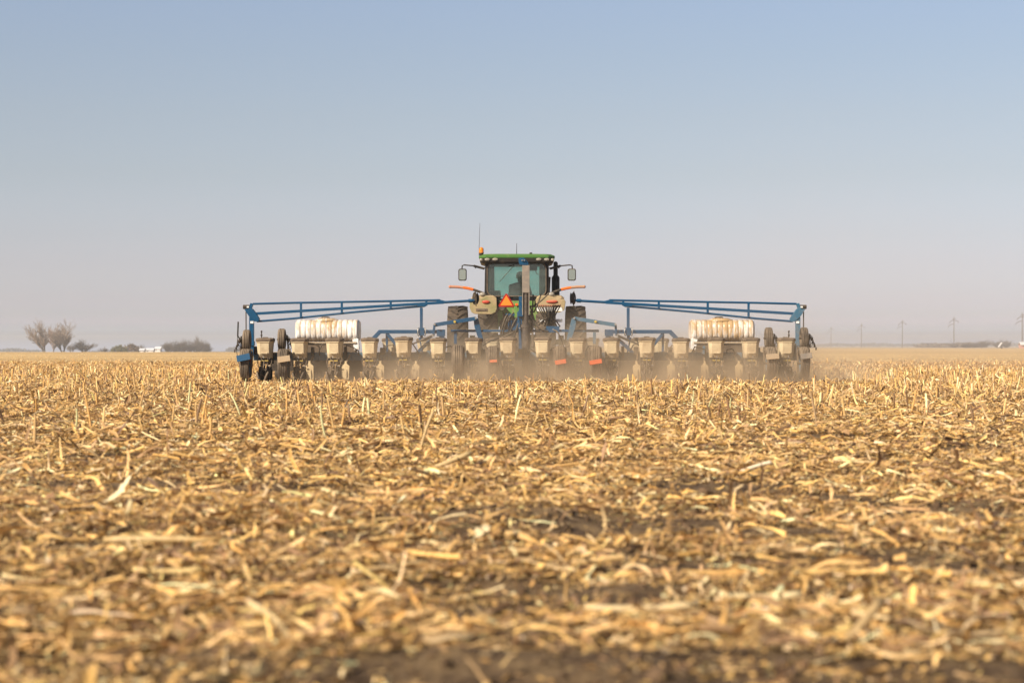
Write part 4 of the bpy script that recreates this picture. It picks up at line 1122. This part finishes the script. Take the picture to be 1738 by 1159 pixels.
# cab
cab_l, cab_r, cab_b, cab_t = tx(825), tx(929.5), tz(507), tz(443)
m = MB()
D = 1.75
zb = cab_b-0.55
for s, xr in ((-1, cab_l), (1, cab_r)):
    m.bar((xr-s*0.03, 0.06, cab_b-0.05), (xr-s*0.05, 0.08, cab_t), 0.15, 0.10, (0, 1, 0))
    m.bar((xr-s*0.10, D, zb), (xr-s*0.15, D-0.1, cab_t), 0.06, 0.08, (0, 1, 0))
    m.bar((xr-s*0.02, 0.75, zb), (xr-s*0.06, 0.8, cab_t), 0.05, 0.07, (0, 1, 0))
m.box(((cab_l+cab_r)/2, D/2, zb-0.05), (cab_r-cab_l-0.1, D, 0.16))
m.box(((cab_l+cab_r)/2, 0.08, cab_b-0.04), (cab_r-cab_l, 0.10, 0.09)); m.box(((cab_l+cab_r)/2, 0.08, cab_t-0.03), (cab_r-cab_l, 0.12, 0.16))
m.box(((cab_l+cab_r)/2, 0.14, (cab_b+zb)/2), (cab_r-cab_l-0.5, 0.06, cab_b-zb))
# inner trim beside the rear window
for s, xr in ((-1, cab_l), (1, cab_r)):
    m.prism([(xr-s*0.08, cab_b), (xr-s*0.21, cab_b), (xr-s*0.20, cab_t), (xr-s*0.08, cab_t)], 0.25, 0.30)
m.build('cab_frame', M['cab'], tractor, bevel=0.012)
def rrect(x0, x1, z0, z1, r, n=6):
    p = []
    for cx_, cz_, a0 in ((x1-r, z0+r, -90), (x1-r, z1-r, 0), (x0+r, z1-r, 90), (x0+r, z0+r, 180)):
        for i in range(n+1):
            a = R(a0+90*i/n); p.append((cx_+r*math.cos(a), cz_+r*math.sin(a)))
    return p
# rear window with rounded seal
wout = rrect(tx(827), tx(927), tz(503), tz(446), 0.17); 
m = MB(); m.tube([(a_, -0.01, b_) for a_, b_ in wout] + [(wout[0][0], -0.01, wout[0][1])], 0.016, 6, False)
m.build('window_seal', M['lid'], tractor)
m = MB(); m.prism(wout, 0.0, 0.012); m.build('rear_window', M['glass'], tractor)
m = MB(); m.prism([(cab_l+0.02, zb+0.1), (cab_r-0.02, zb+0.1), (cab_r-0.10, cab_t-0.05), (cab_l+0.10, cab_t-0.05)], D-0.04, D-0.03); m.build('windshield', M['glass'], tractor)
for s, xr in ((-1, cab_l), (1, cab_r)):
    m = MB(); m.add([(xr-s*0.03, 0.12, cab_b-0.3), (xr-s*0.05, D-0.05, zb+0.1), (xr-s*0.10, D-0.1, cab_t-0.05), (xr-s*0.04, 0.12, cab_t-0.05)], [(0, 1, 2, 3)]); m.build('side_window', M['glass'], tractor)
m = MB(); m.tube([T(848, 478, -0.03), T(872, 451, -0.03)], 0.008, 6); m.tube([T(863, 452, -0.03), T(872, 450, -0.03)], 0.012, 6); m.build('wiper', M['black'], tractor)
# interior
m = MB(); m.box(((cab_l+cab_r)/2, 0.9, zb+0.1), (0.5, 0.5, 0.25)); m.box((0.03, 0.62, zb+0.60), (0.46, 0.12, 0.66)); m.box((0.03, 0.85, zb+0.30), (0.50, 0.5, 0.14)); m.build('seat', M['seat'], tractor, bevel=0.04)
m = MB(); m.box((-0.53, 0.45, zb+0.58), (0.26, 0.5, 0.36)); m.box((0.50, 0.5, zb+0.50), (0.34, 0.6, 0.28)); m.box((0.42, 1.0, zb+0.55), (0.12, 0.5, 0.2)); m.build('console', M['cab'], tractor, bevel=0.03)
m = MB(); m.box(T(905, 455, 0.8), (0.20, 0.06, 0.14)); m.tube([T(909, 459, 0.8), T(911, 465, 0.8), T(915, 466, 0.8)], 0.012, 6); m.build('monitor', M['black'], tractor, bevel=0.01)
m = MB(); m.tube([(0.0+0.19*math.cos(2*PI*i/20), 1.35+0.1*math.sin(2*PI*i/20), zb+0.62+0.14*math.sin(2*PI*i/20)) for i in range(21)], 0.014, 6, False); m.tube([(0, 1.35, zb+0.62), (0, 1.55, zb+0.1)], 0.03, 8); m.build('steering_wheel', M['black'], tractor)
# roof
rz0, rz1 = tz(446.5), tz(430)
m = MB()
def roofring(w0, w1, y0, y1, z):
    c = 0.16; return [(w0+c, y0, z), (w1-c, y0, z), (w1, y0+c, z), (w1, y1-c, z), (w1-c, y1, z), (w0+c, y1, z), (w0, y1-c, z), (w0, y0+c, z)]
def rings(m, rr_):
    k = len(rr_[0]); vs = [v for r in rr_ for v in r]; fs = [tuple(range(k))[::-1], tuple(range(len(vs)-k, len(vs)))]
    for i in range(len(rr_)-1):
        for j in range(k): fs.append((i*k+j, i*k+(j+1) % k, (i+1)*k+(j+1) % k, (i+1)*k+j))
    m.add(vs, fs)
L0, R0 = tx(812.5, -.2), tx(942, -.2)
rings(m, [roofring(L0+0.0, R0-0.0, -0.18, 2.0, tz(437.8, -.2)), roofring(L0, R0, -0.18, 2.02, tz(434, -.2)), roofring(L0+0.08, R0-0.10, -0.14, 1.95, tz(431.0, -.2)), roofring(L0+0.35, R0-0.4, 0.1, 1.7, tz(430, -.2)+0.0)])
roof = m.build('roof', M['green'], tractor, bevel=0.012)
m = MB(); rings(m, [roofring(L0+0.16, R0-0.14, -0.12, 1.9, tz(447.5, -.2)), roofring(L0+0.03, R0-0.03, -0.17, 2.0, tz(444.5, -.2)), roofring(L0+0.01, R0-0.01, -0.175, 2.0, tz(437.8, -.2)-0.003)])
m.build('roof_band', M['cab'], roof, bevel=0.01)
for px, py, w_ in ((816.5, 441, .06), (827, 440.5, .095), (840.5, 440.3, .105), (914.5, 440.3, .10), (928, 440.5, .095), (938, 441, .06)):
    m = MB(); m.lathe([(0.02, 1.0), (-0.012, 1.0), (-0.02, 0.8), (-0.024, 0.01)], (0, 0, 0), 'Y', 20)
    p_ = Vector(T(px, py, -0.185)); m.v = [(v[0]*w_/1.45+p_.x, v[1]+p_.y, v[2]*0.036+p_.z) for v in m.v]
    m.build('work_light', M['lamp'], roof)
m = MB(); p_ = T(817, 430, 0.0); m.lathe([(0, 0.06), (0.02, 0.06), (0.10, 0.058), (0.135, 0.045), (0.15, 0.01)], p_, 'Z', 18); be = m.build('beacon', M['amber'], tractor)
m = MB(); m.lathe([(-0.12, 0.045), (-0.02, 0.05), (0, 0.064), (0.012, 0.064)], p_, 'Z', 18); m.build('beacon_base', M['black'], be)
m = MB(); m.tube([T(813, 434, 0.3), T(813.6, 405, 0.3), T(814.6, 379, 0.3)], [0.008, 0.006, 0.004], 6); m.build('antenna', M['black'], tractor)
m = MB(); m.tube([T(877, 431, 0.6), T(877, 413, 0.6)], [0.01, 0.006], 6); m.build('antenna', M['black'], tractor)
m = MB(); m.ball(T(901, 430, 0.9), 0.04, (1, 1, .6), 10); m.build('receiver', M['black'], tractor)
# mirrors, warning arms, exhaust
for s in (-1, 1):
    px = lambda p: p if s < 0 else 1755.5-p
    m = MB(); m.tube([T(px(826), 456, 0.2), T(px(806), 451.5, 0.15), T(px(788), 449.8, 0.1), T(px(784.5), 451, 0.1), T(px(784), 458, 0.1)], 0.016, 8); m.tube([T(px(822), 456, 0.2), T(px(804), 451.3, 0.15)], 0.03, 8)
    m.box(T(px(807), 454, 0.15), (0.03, 0.03, 0.05))
    ma = m.build('mirror_arm', M['black'], tractor)
    o_ = rrect(-0.105, 0.105, -0.15, 0.15, 0.05, 4); c_ = T(px(785), 466.3, 0.1)
    m = MB(); m.prism(o_, -0.03, 0.05, 'XZ', c_); m.build('mirror_shell', M['black'], ma, bevel=0.01)
    o_ = rrect(-0.082, 0.082, -0.128, 0.128, 0.04, 4); m = MB(); m.prism(o_, -0.038, -0.031, 'XZ', c_); m.build('mirror_glass', M['mirror'], ma)
    pts = [(822, 498.5), (812, 494.5), (803, 491.5), (795, 489.5), (786, 488), (776, 487), (765, 486.7)]
    m = MB(); m.tube([T(px(a_), b_, -0.3) for a_, b_ in pts[:3]], 0.032, 10); arm = m.build('warning_arm', M['black'], tractor)
    m = MB(); m.tube([T(px(a_), b_, -0.3) for a_, b_ in pts[2:5]], 0.036, 10); m.build('orange_sleeve', M['orange_arm'], arm)
    m = MB(); m.tube([T(px(a_), b_, -0.3) for a_, b_ in pts[4:]], 0.036, 10); m.ball(T(px(764), 486.7, -0.3), 0.04, k=10); m.build('arm_end', M['dull_arm'], arm)
m = MB(); y_ = 1.9
m.tube([T(943, 516, y_), T(943, 506, y_), T(943, 471, y_), T(943, 467, y_)], [0.10, 0.105, 0.105, 0.06], 18); m.tube([T(943, 470, y_), T(943, 447.5, y_)], 0.058, 16); m.ball(T(943, 447.5, y_), 0.06, k=12)
m.build('exhaust_stack', M['cab'], tractor)
m = MB(); m.bar(T(933, 470, 0.2), T(931, 508, 0.2), 0.05); m.build('air_pillar', M['black'], tractor, bevel=0.01)
# slow moving vehicle sign
ap, bl, br_ = (859.3, 497), (845.3, 520.5), (873.5, 520.5)
def tri(k, y0, y1, cut=0.0):
    c_ = Vector((859.4, 512.6)); q_ = [c_+(Vector(p)-c_)*k for p in (ap, bl, br_)]
    out = []
    for i in range(3):
        a_, b_, d_ = q_[i], q_[(i+1) % 3], q_[(i+2) % 3]
        if cut: out += [a_.lerp(d_, cut), a_.lerp(b_, cut)]
        else: out.append(a_)
    m = MB(); m.prism([T(p.x, p.y, y0)[::2] for p in out], y0, y1); return m
sg = tri(1.06, -0.78, -0.775, 0.10).build('slow_moving_sign', M['smv_red'], tractor)
tri(0.72, -0.787, -0.782).build('sign_face', M['smv'], sg)
MB().bar(T(859, 516, -0.76), T(859, 530, -0.5), 0.03).build('sign_bracket', M['black'], sg)
m = MB(); m.lathe([(0, 0.005), (0, 0.062), (0.03, 0.06)], T(852, 522.5, -0.5), 'Y', 18); m.build('round_reflector', M['white'], tractor)
m = MB(); m.box(T(877, 517, -0.3), (0.07, 0.04, 0.06)); m.build('marker_lamp', M['orange_arm'], tractor, bevel=0.01)

# ------------------------------------------------------------------ driver
def person():
    bx, by, bz = TX0+0.09, TY+0.82, zb+0.42
    V_ = []; E_ = []; Rd = []
    def v(x, y, z, r, p=None):
        V_.append((x, y, z)); Rd.append(r)
        if p is not None: E_.append((p, len(V_)-1))
        return len(V_)-1
    pel = v(0, 0, 0, .15); ab = v(0, -.02, .16, .145, pel); ch = v(-.01, -.03, .34, .175, ab); uc = v(-.01, -.02, .46, .14, ch); nk = v(0, 0, .56, .06, uc)
    h1 = v(0, .02, .62, .075, nk); h2 = v(0, .03, .70, .10, h1); h3 = v(0, .02, .78, .088, h2)
    nose = v(0, .125, .69, .014, h2)
    for s in (-1, 1):
        sh = v(s*.19, -.01, .47, .075, uc); el_ = v(s*.27, .10, .22, .052, sh); wr = v(s*.17, .38, .24, .034, el_); pm = v(s*.155, .45, .26, .034, wr)
        for k in range(4):
            a = v(s*(.125+.02*k), .505, .285-.004*k, .010, pm); b = v(s*(.125+.02*k), .53, .265, .009, a); v(s*(.125+.02*k), .515, .240, .008, b)
        a = v(s*.115, .47, .25, .011, pm); v(s*.10, .50, .262, .009, a)
        th = v(s*.12, .12, -.02, .10, pel); kn = v(s*.16, .46, .04, .068, th); an = v(s*.15, .50, -.36, .045, kn); v(s*.15, .64, -.41, .04, an)
    me = bpy.data.meshes.new('person'); me.from_pydata(V_, E_, []); o = bpy.data.objects.new('person', me); col.objects.link(o)
    o.location = (bx, by, bz)
    sk = o.modifiers.new('skin', 'SKIN'); sk.use_smooth_shade = True
    for i, r in enumerate(Rd): me.skin_vertices[0].data[i].radius = (r, r)
    me.skin_vertices[0].data[0].use_root = True
    o.modifiers.new('sub', 'SUBSURF').render_levels = 2
    me.materials.append(M['jacket'])
    tag(o, 'driver in a dark jacket seated in the tractor cab seen from behind', 'person')
    m = MB(); m.ball((0, .02, .735), 0.108, (0.95, 1.1, 1.0), 16); m.prism([(-.08, .10), (.08, .10), (.05, .21), (-.05, .21)], .755, .765, 'XY'); m.build('cap', M['cap'], o)
    m = MB(); m.ball((0, .075, .675), 0.078, (0.95, .75, 1.0), 12)
    for s in (-1, 1): m.ball((s*.095, .03, .69), 0.022, (.5, 1, 1.3), 8)
    m.build('face', M['skin'], o)
person()

# ------------------------------------------------------------------ trees, farm, power line
def px_at(px, Y): return (px-869)*Y/F
def bare_tree(name, px0, px1, ytop, ybase, Y, seed, label, tw='twig', trunks=1, dens=1.0, group=None, lean=0.0, thick=0.028, cat='tree', l0=0.13):
    r_ = random.Random(seed)
    x = px_at((px0+px1)/2, Y); gz = CZ+(HY-ybase)*Y/F; H = (ybase-ytop)*Y/F; Wd = (px1-px0)*Y/F
    root = empty(name, (x, Y, gz), label, cat, group)
    tm, cm = MB(), MB()
    def grow(p, d, L, r, lev, mb):
        n_ = 3; pts = [p]; q_ = p.copy(); dd = d.copy()
        for i in range(n_):
            dd = (dd + Vector((r_.gauss(0, .13), r_.gauss(0, .13), r_.gauss(0.02, .08)))).normalized(); q_ = q_ + dd*L/n_; pts.append(q_.copy())
        mb.tube(pts, [r*(1-0.35*i/n_) for i in range(n_+1)], 5 if lev < 2 else 3, False)
        if lev >= 5: return
        nb = {0: 5, 1: 4, 2: 4, 3: 3, 4: 3}[lev]
        nb = max(2, int(round(nb*(dens if lev >= 2 else 1))))
        for i in range(nb):
            t = r_.uniform(0.15 if lev else 0.5, 1.0) if i else 1.0
            b0 = pts[0].lerp(pts[-1], t) if t < 1 else pts[-1]
            k = min(n_-1, int(t*n_)); b0 = pts[k].lerp(pts[k+1], t*n_-k) if t < 1 else pts[-1]
            ax = Vector((r_.gauss(0, 1), r_.gauss(0, 1), r_.gauss(0, .25))).normalized()
            nd = (dd + ax*r_.uniform(0.25, 0.68) + Vector((0, 0, 0.10))).normalized()
            if nd.z < 0.05: nd.z = abs(nd.z)*0.6 + 0.1
            grow(b0, nd, (H*r_.uniform(0.14, 0.30) if lev == 0 else L*r_.uniform(0.5, 0.95)), r*0.66, lev+1, tm if lev+1 <= 1 else cm)
    for t in range(trunks):
        d0 = Vector((lean + (t-(trunks-1)/2)*0.45 + r_.gauss(0, .08), r_.gauss(0, .15), 1)).normalized()
        grow(Vector(((t-(trunks-1)/2)*0.25*H*0.12, 0, -0.2)), d0, H*l0, H*thick, 0, tm)
    allv = tm.v + cm.v
    sx = Wd/2/max(1e-3, sorted(abs(v[0]) for v in allv)[int(len(allv)*0.98)]); sz = H/max(v[2] for v in allv)
    for mb in (tm, cm): mb.v = [(v[0]*sx, v[1]*sx, v[2]*sz if v[2] > 0 else v[2]) for v in mb.v]
    tm.build('trunk', M['bark'], root); cm.build('crown', M[tw], root)
    return root
YL = 600
bare_tree('bare_tree', 50, 100, 538, 598.5, YL, 3, 'tall leafless tree, leftmost of the two big ones at the far left', 'twig', 2, 1.15, lean=-0.1)
bare_tree('bare_tree', 84, 129, 538, 598.5, YL+8, 5, 'tall leafless tree, right one of the two big ones at the far left', 'twig', 2, 1.15, lean=0.05)
bare_tree('bare_tree', 80, 100, 551, 598.5, YL+30, 8, 'reddish budding tree between the two big leafless trees', 'twig_red', 1, 1.2)
bare_tree('bare_tree', 124, 160, 574, 598.5, YL+10, 9, 'small leafless tree right of the two big bare trees', 'twig_grey', 3, 1.1, thick=0.03)
bare_tree('bare_tree', 112, 132, 580, 598.5, YL+25, 10, 'low grey scrub tree at the foot of the big bare trees', 'twig_grey', 2, 1.0)
bare_tree('bare_tree', 168, 186, 587, 598.5, YL+30, 12, 'tiny leafless bush left of the olive shrub', 'twig_grey', 3, 1.1, cat='bush')
bare_tree('bare_tree', 236, 250, 583.5, 597.5, YL+60, 31, 'thin grey tree just behind the white farm sheds', 'twig_grey', 1, 0.9)
thk = [(275, 296, 577), (288, 308, 575.5), (300, 322, 573.5), (312, 332, 572), (322, 342, 575), (328, 346, 567.5), (342, 359, 576), (336, 358, 579)]
names_ = ['first bare tree of the grey thicket, next to the white sheds', 'second bare tree of the grey thicket right of the sheds', 'third bare tree of the grey thicket, low and round', 'bushy bare tree in the middle of the grey thicket',
          'low bare tree hidden behind the tallest of the thicket', 'tallest bare tree of the grey thicket with a forked top', 'last bare tree of the grey thicket, at its right end', 'low spreading bare tree at the foot of the thicket end']
for i, (a_, b_, t_) in enumerate(thk):
    bare_tree('bare_tree', a_, b_, t_, 597.5, YL+40+6*i, 40+i, names_[i], 'twig_grey', 5, 1.1, 'grey thicket beside the white sheds', thick=0.022, l0=0.03)
def leafy(name, px0, px1, ytop, ybase, Y, seed, label, mats, n=2600, cat='shrub'):
    r_ = np.random.default_rng(seed); x = px_at((px0+px1)/2, Y); gz = CZ+(HY-ybase)*Y/F; H = (ybase-ytop)*Y/F; Wd = (px1-px0)*Y/F
    root = empty(name, (x, Y, gz), label, cat)
    # clumps spread through the crown, each a cloud of leaf faces
    nc_ = 26; cx_ = r_.uniform(-0.42, 0.42, nc_)*Wd; cy_ = r_.uniform(-0.3, 0.3, nc_)*Wd*0.6; cz_ = (1-(cx_/(Wd*0.5))**2)**0.5*H*r_.uniform(0.25, 0.78, nc_)
    k = r_.integers(0, nc_, n); sp = r_.normal(0, 1, (n, 3))*np.array([Wd*0.06, Wd*0.06, H*0.13])
    P = np.stack([cx_[k], cy_[k], cz_[k]], -1)+sp; P[:, 2] = np.clip(P[:, 2], 0.02, H*1.02)
    s_ = r_.uniform(0.10, 0.26, n)*H/2.4
    d1 = r_.normal(0, 1, (n, 3)); d1 /= np.linalg.norm(d1, axis=1, keepdims=True); d2 = np.cross(d1, r_.normal(0, 1, (n, 3))); d2 /= np.linalg.norm(d2, axis=1, keepdims=True)
    V = np.stack([P-d1*s_[:, None], P+d2*s_[:, None]*.6, P+d1*s_[:, None], P-d2*s_[:, None]*.6], 1).reshape(-1, 3)
    o = npmesh('foliage', V, np.arange(n*4).reshape(-1, 4), M[mats]); o.parent = root
    m = MB()
    for i in range(7): m.tube([(0.03*Wd*(i-3), 0, -0.1), (0.06*Wd*(i-3), 0, H*0.3), (0.11*Wd*(i-3), 0, H*0.62)], [0.06, 0.05, 0.02], 5)
    m.build('stem', M['bark'], root)
leafy('shrub', 189, 216, 585, 598, YL+15, 60, 'olive green rounded shrub left of the white farm sheds', 'shrub')
leafy('shrub', 204, 236, 583.5, 598, YL+22, 61, 'reddish brown rounded shrub touching the white farm sheds', 'shrub_red')
# farm sheds on the left
def shed(px0, px1, ytop, ybase, Y, label, wall='barn', roofm='barn_roof', roofk=0.45, name='farm_shed', cat='shed'):
    x = px_at((px0+px1)/2, Y); gz = CZ+(HY-ybase)*Y/F; H = (ybase-ytop)*Y/F; Wd = (px1-px0)*Y/F; dp = max(3.0, Wd*0.8)
    root = empty(name, (x, Y, gz), label, cat); hw = H*(1-roofk)
    m = MB(); m.box((0, dp/2, hw/2-0.3), (Wd, dp, hw+0.6)); m.build('wall', M[wall], root)
    m = MB(); m.prism([(-0.25, hw), (dp/2, H), (dp+0.25, hw), (dp+0.25, hw+0.12), (dp/2, H+0.15), (-0.25, hw+0.12)], -Wd/2-0.2, Wd/2+0.2, 'YZ'); m.build('roof', M[roofm], root)
    m = MB(); m.box((Wd*0.12, -0.02, hw*0.4), (Wd*0.22, 0.04, hw*0.75)); m.build('door', M['barn_roof'], root)
    m = MB(); m.box((-Wd*0.25, -0.02, hw*0.6), (Wd*0.12, 0.04, hw*0.3)); m.build('window', M['cab'], root)
shed(237, 244, 592, 598, YL+5, 'small white shed, leftmost of the white farm buildings')
shed(247, 260, 591.5, 598, YL+12, 'wide white shed in the middle of the white farm buildings')
shed(263, 272, 589, 596.5, YL+30, 'white shed standing right against the grey thicket')
shed(1733, 1748, 581, 590, 640, 'pale pinkish building cut by the right edge of the picture', 'barn_red', 'barn', 0.5)
# tilted white grain chute on the right
xg = px_at(1698, 660); 
root = empty('grain_auger', (xg, 660, -0.1), 'small white slanted grain auger before the trees on the right', 'grain auger')
m = MB(); m.bar((-0.75, 0, 0.55), (0.45, 0, 2.0), 0.5, 0.45); m.build('chute', M['barn'], root)
m = MB(); m.bar((0.25, 0, 1.7), (0.7, 0, 0.1), 0.1); m.bar((-0.2, 0, 1.2), (0.2, 0, 0.1), 0.1); m.tube([(0.4, -0.4, 0.3), (0.4, 0.4, 0.3)], 0.3, 12); m.build('undercarriage', M['cab'], root)
# trees on the right skyline
sk = [(1609, 1632, 576, 'low bare tree by the foot of the second power pole from the right'), (1628, 1650, 578, 'bare tree of the right tree row, left of its middle'), (1644, 1664, 577, 'bare tree in the middle of the right tree row'),
      (1658, 1680, 574.5, 'taller bare tree near the end of the right tree row'), (1684, 1704, 577, 'pale bare tree just behind the white auger'), (1696, 1722, 573, 'dense round bare tree right of the white auger')]
for i, (a_, b_, t_, lb) in enumerate(sk):
    bare_tree('bare_tree', a_, b_, t_, 590.5, 860+12*i, 70+i, lb, 'twig_grey', 3, 1.2, 'right skyline tree row', thick=0.022, l0=0.04)
def woods(name, px0, px1, ytop, Y, ybase, seed, label, n=5000, rough=0.5, mat='farwood'):
    r_ = np.random.default_rng(seed); gz = CZ+(HY-ybase)*Y/F
    u = r_.uniform(0, 1, n); px = px0+(px1-px0)*u
    env = (ybase-ytop)*Y/F*(0.35+0.65*vnoise(px/6.0, px*0+seed, 3))*(0.6+0.4*vnoise(px/1.7, px*0+seed, 4))
    z = gz+env*r_.uniform(0, 1, n)**0.6; s_ = r_.uniform(0.3, 0.9, n)*Y/1500
    P = np.stack([px_at(px, Y), Y+r_.uniform(-20, 20, n), z], -1)
    d1 = r_.normal(0, 1, (n, 3)); d1 /= np.linalg.norm(d1, axis=1, keepdims=True); d2 = np.cross(d1, r_.normal(0, 1, (n, 3))); d2 /= np.linalg.norm(d2, axis=1, keepdims=True)
    V = np.stack([P-d1*s_[:, None], P+d2*s_[:, None]*.6, P+d1*s_[:, None], P-d2*s_[:, None]*.6], 1).reshape(-1, 3)
    tag(npmesh(name, V, np.arange(n*4).reshape(-1, 4), M[mat]), label, 'far wood', kind='stuff')
woods('distant_wood', 1375, 1800, 580.5, 1900, 588, 1, 'faint far wood along the right horizon in the haze', 7000)
woods('distant_wood', 1560, 1660, 580, 1000, 590.5, 6, 'brownish scrub along the field edge on the right', 3000, mat='twig_grey')
woods('distant_wood', 5, 36, 588, 1500, 599, 2, 'faint far clump of trees at the left edge', 900)
woods('distant_wood', 44, 62, 591, 1500, 599, 3, 'faint far clump left of the big bare trees', 500)
woods('distant_wood', 388, 404, 586.5, 1400, 598, 4, 'bluish far clump of trees beside the planter', 700)
woods('distant_wood', 150, 420, 595, 1100, 599, 5, 'thin dark line of scrub along the left horizon', 2500)
def pole(px, ytop, label, ybase=588):
    Y = 12.0*F/(ybase-ytop+0.0); x = px_at(px, Y)
    root = empty('power_pole', (x, Y, 0), label, 'power pole', 'power line poles on the right')
    m = MB(); m.tube([(0, 0, -0.3), (0.0, 0, 6), (0.05, 0, 12.0)], [0.20, 0.17, 0.11], 8); m.build('shaft', M['pole'], root)
    for (z, s, L, dz) in ((10.6, -1, 1.7, -0.7), (10.6, 1, 1.7, -0.5), (9.2, -1, 2.1, -0.8), (11.3, 1, 0.7, -0.3), (11.2, -1, 0.7, -0.3)):
        MB().tube([(0, 0, z), (s*L*0.5, 0, z+dz*0.3), (s*L, 0, z+dz)], 0.11, 6).build('cross_arm', M['pole'], root)
    for (x_, z) in ((-1.7, 9.9), (1.7, 10.1), (-2.1, 8.4)):
        MB().tube([(x_, 0, z), (x_, 0, z-0.6)], 0.08, 6).build('insulator', M['pole'], root)
for px, yt, lb in ((1410.5, 553, 'farthest and shortest wooden power pole, nearest the planter'), (1462, 547, 'second shortest wooden power pole in the hazy line'), (1531.5, 540, 'middle wooden power pole of the line of five'),
                   (1619, 534.5, 'wooden power pole rising from the bare trees, second tallest'), (1735, 527, 'tallest wooden power pole at the right edge of the picture')):
    pole(px, yt, lb)

# ------------------------------------------------------------------ dust and haze
def volume_box(name, lo, hi, build):
    c = [(a+b)/2 for a, b in zip(lo, hi)]; d = [b-a for a, b in zip(lo, hi)]
    m = bpy.data.materials.new(name); m.use_nodes = True; n, l = m.node_tree.nodes, m.node_tree.links; n.clear()
    o = n.new('ShaderNodeOutputMaterial'); v = n.new('ShaderNodeVolumePrincipled'); l.new(v.outputs[0], o.inputs['Volume'])
    build(n, l, v, m)
    mb = MB(); mb.box((0, 0, 0), d); ob = mb.build(name, m, None, c); return ob
def dust_nodes(dens, colr, hx, hz, x0, x1, sc=1.2, thr=0.35, yc=None):
    def f(n, l, v, m):
        v.inputs['Color'].default_value = colr + (1,); v.inputs['Anisotropy'].default_value = 0.1
        g = n.new('ShaderNodeNewGeometry'); s = n.new('ShaderNodeSeparateXYZ'); l.new(g.outputs['Position'], s.inputs[0])
        nz = noise(n, l, sc, 2, g.outputs['Position'], 0.5)
        a = mapr(n, l, nz.outputs[0], thr, 0.72)
        # thins upward
        h = n.new('ShaderNodeMath'); h.operation = 'POWER'; h.inputs[0].default_value = 2.718
        l.new(math_(n, l, 'MULTIPLY', s.outputs['Z'], -1.0/hz), h.inputs[1])
        ex = math_(n, l, 'MULTIPLY', mapr(n, l, s.outputs['X'], x0[0], x0[1]), mapr(n, l, s.outputs['X'], x1[0], x1[1], 1, 0))
        q_ = math_(n, l, 'MULTIPLY', math_(n, l, 'MULTIPLY', a, h.outputs[0]), math_(n, l, 'MULTIPLY', ex, dens))
        if yc: q_ = math_(n, l, 'MULTIPLY', q_, math_(n, l, 'MULTIPLY', mapr(n, l, s.outputs['Y'], yc[0], yc[1]), mapr(n, l, s.outputs['Y'], yc[2], yc[3], 1, 0)))
        l.new(q_, v.inputs['Density'])
    return f
d1 = volume_box('dust', (-6.2, 42.2, -0.1), (8.5, 47.5, 1.7), dust_nodes(6.5, (0.88, 0.70, 0.49), 0, 0.34, (-5.2, 0.9), (2.5, 8.5), 0.75, 0.31, (42.3, 43.2, 45.5, 47.5)))
tag(d1, 'low tan dust churned up round the row units under the planter', 'dust', kind='stuff')
d1.data.materials[0].cycles.volume_step_rate = 0.6
d2 = volume_box('dust_plume', (2, 54, -0.1), (34, 82, 9.0), dust_nodes(0.022, (0.85, 0.72, 0.62), 0, 3.2, (2, 9), (16, 34), 0.16, 0.2, (54, 58, 66, 82)))
tag(d2, 'thin pinkish dust drifting away to the right of the tractor', 'dust', kind='stuff')
def hz_n(n, l, v, m):
    v.inputs['Color'].default_value = (0.76, 0.785, 0.82, 1); v.inputs['Density'].default_value = 0.0004; v.inputs['Anisotropy'].default_value = 0.0
hz_o = volume_box('haze', (-2600, -120, -22), (2600, 3200, 16), hz_n)
tag(hz_o, 'pale dusty haze over the far field', 'haze', kind='stuff')
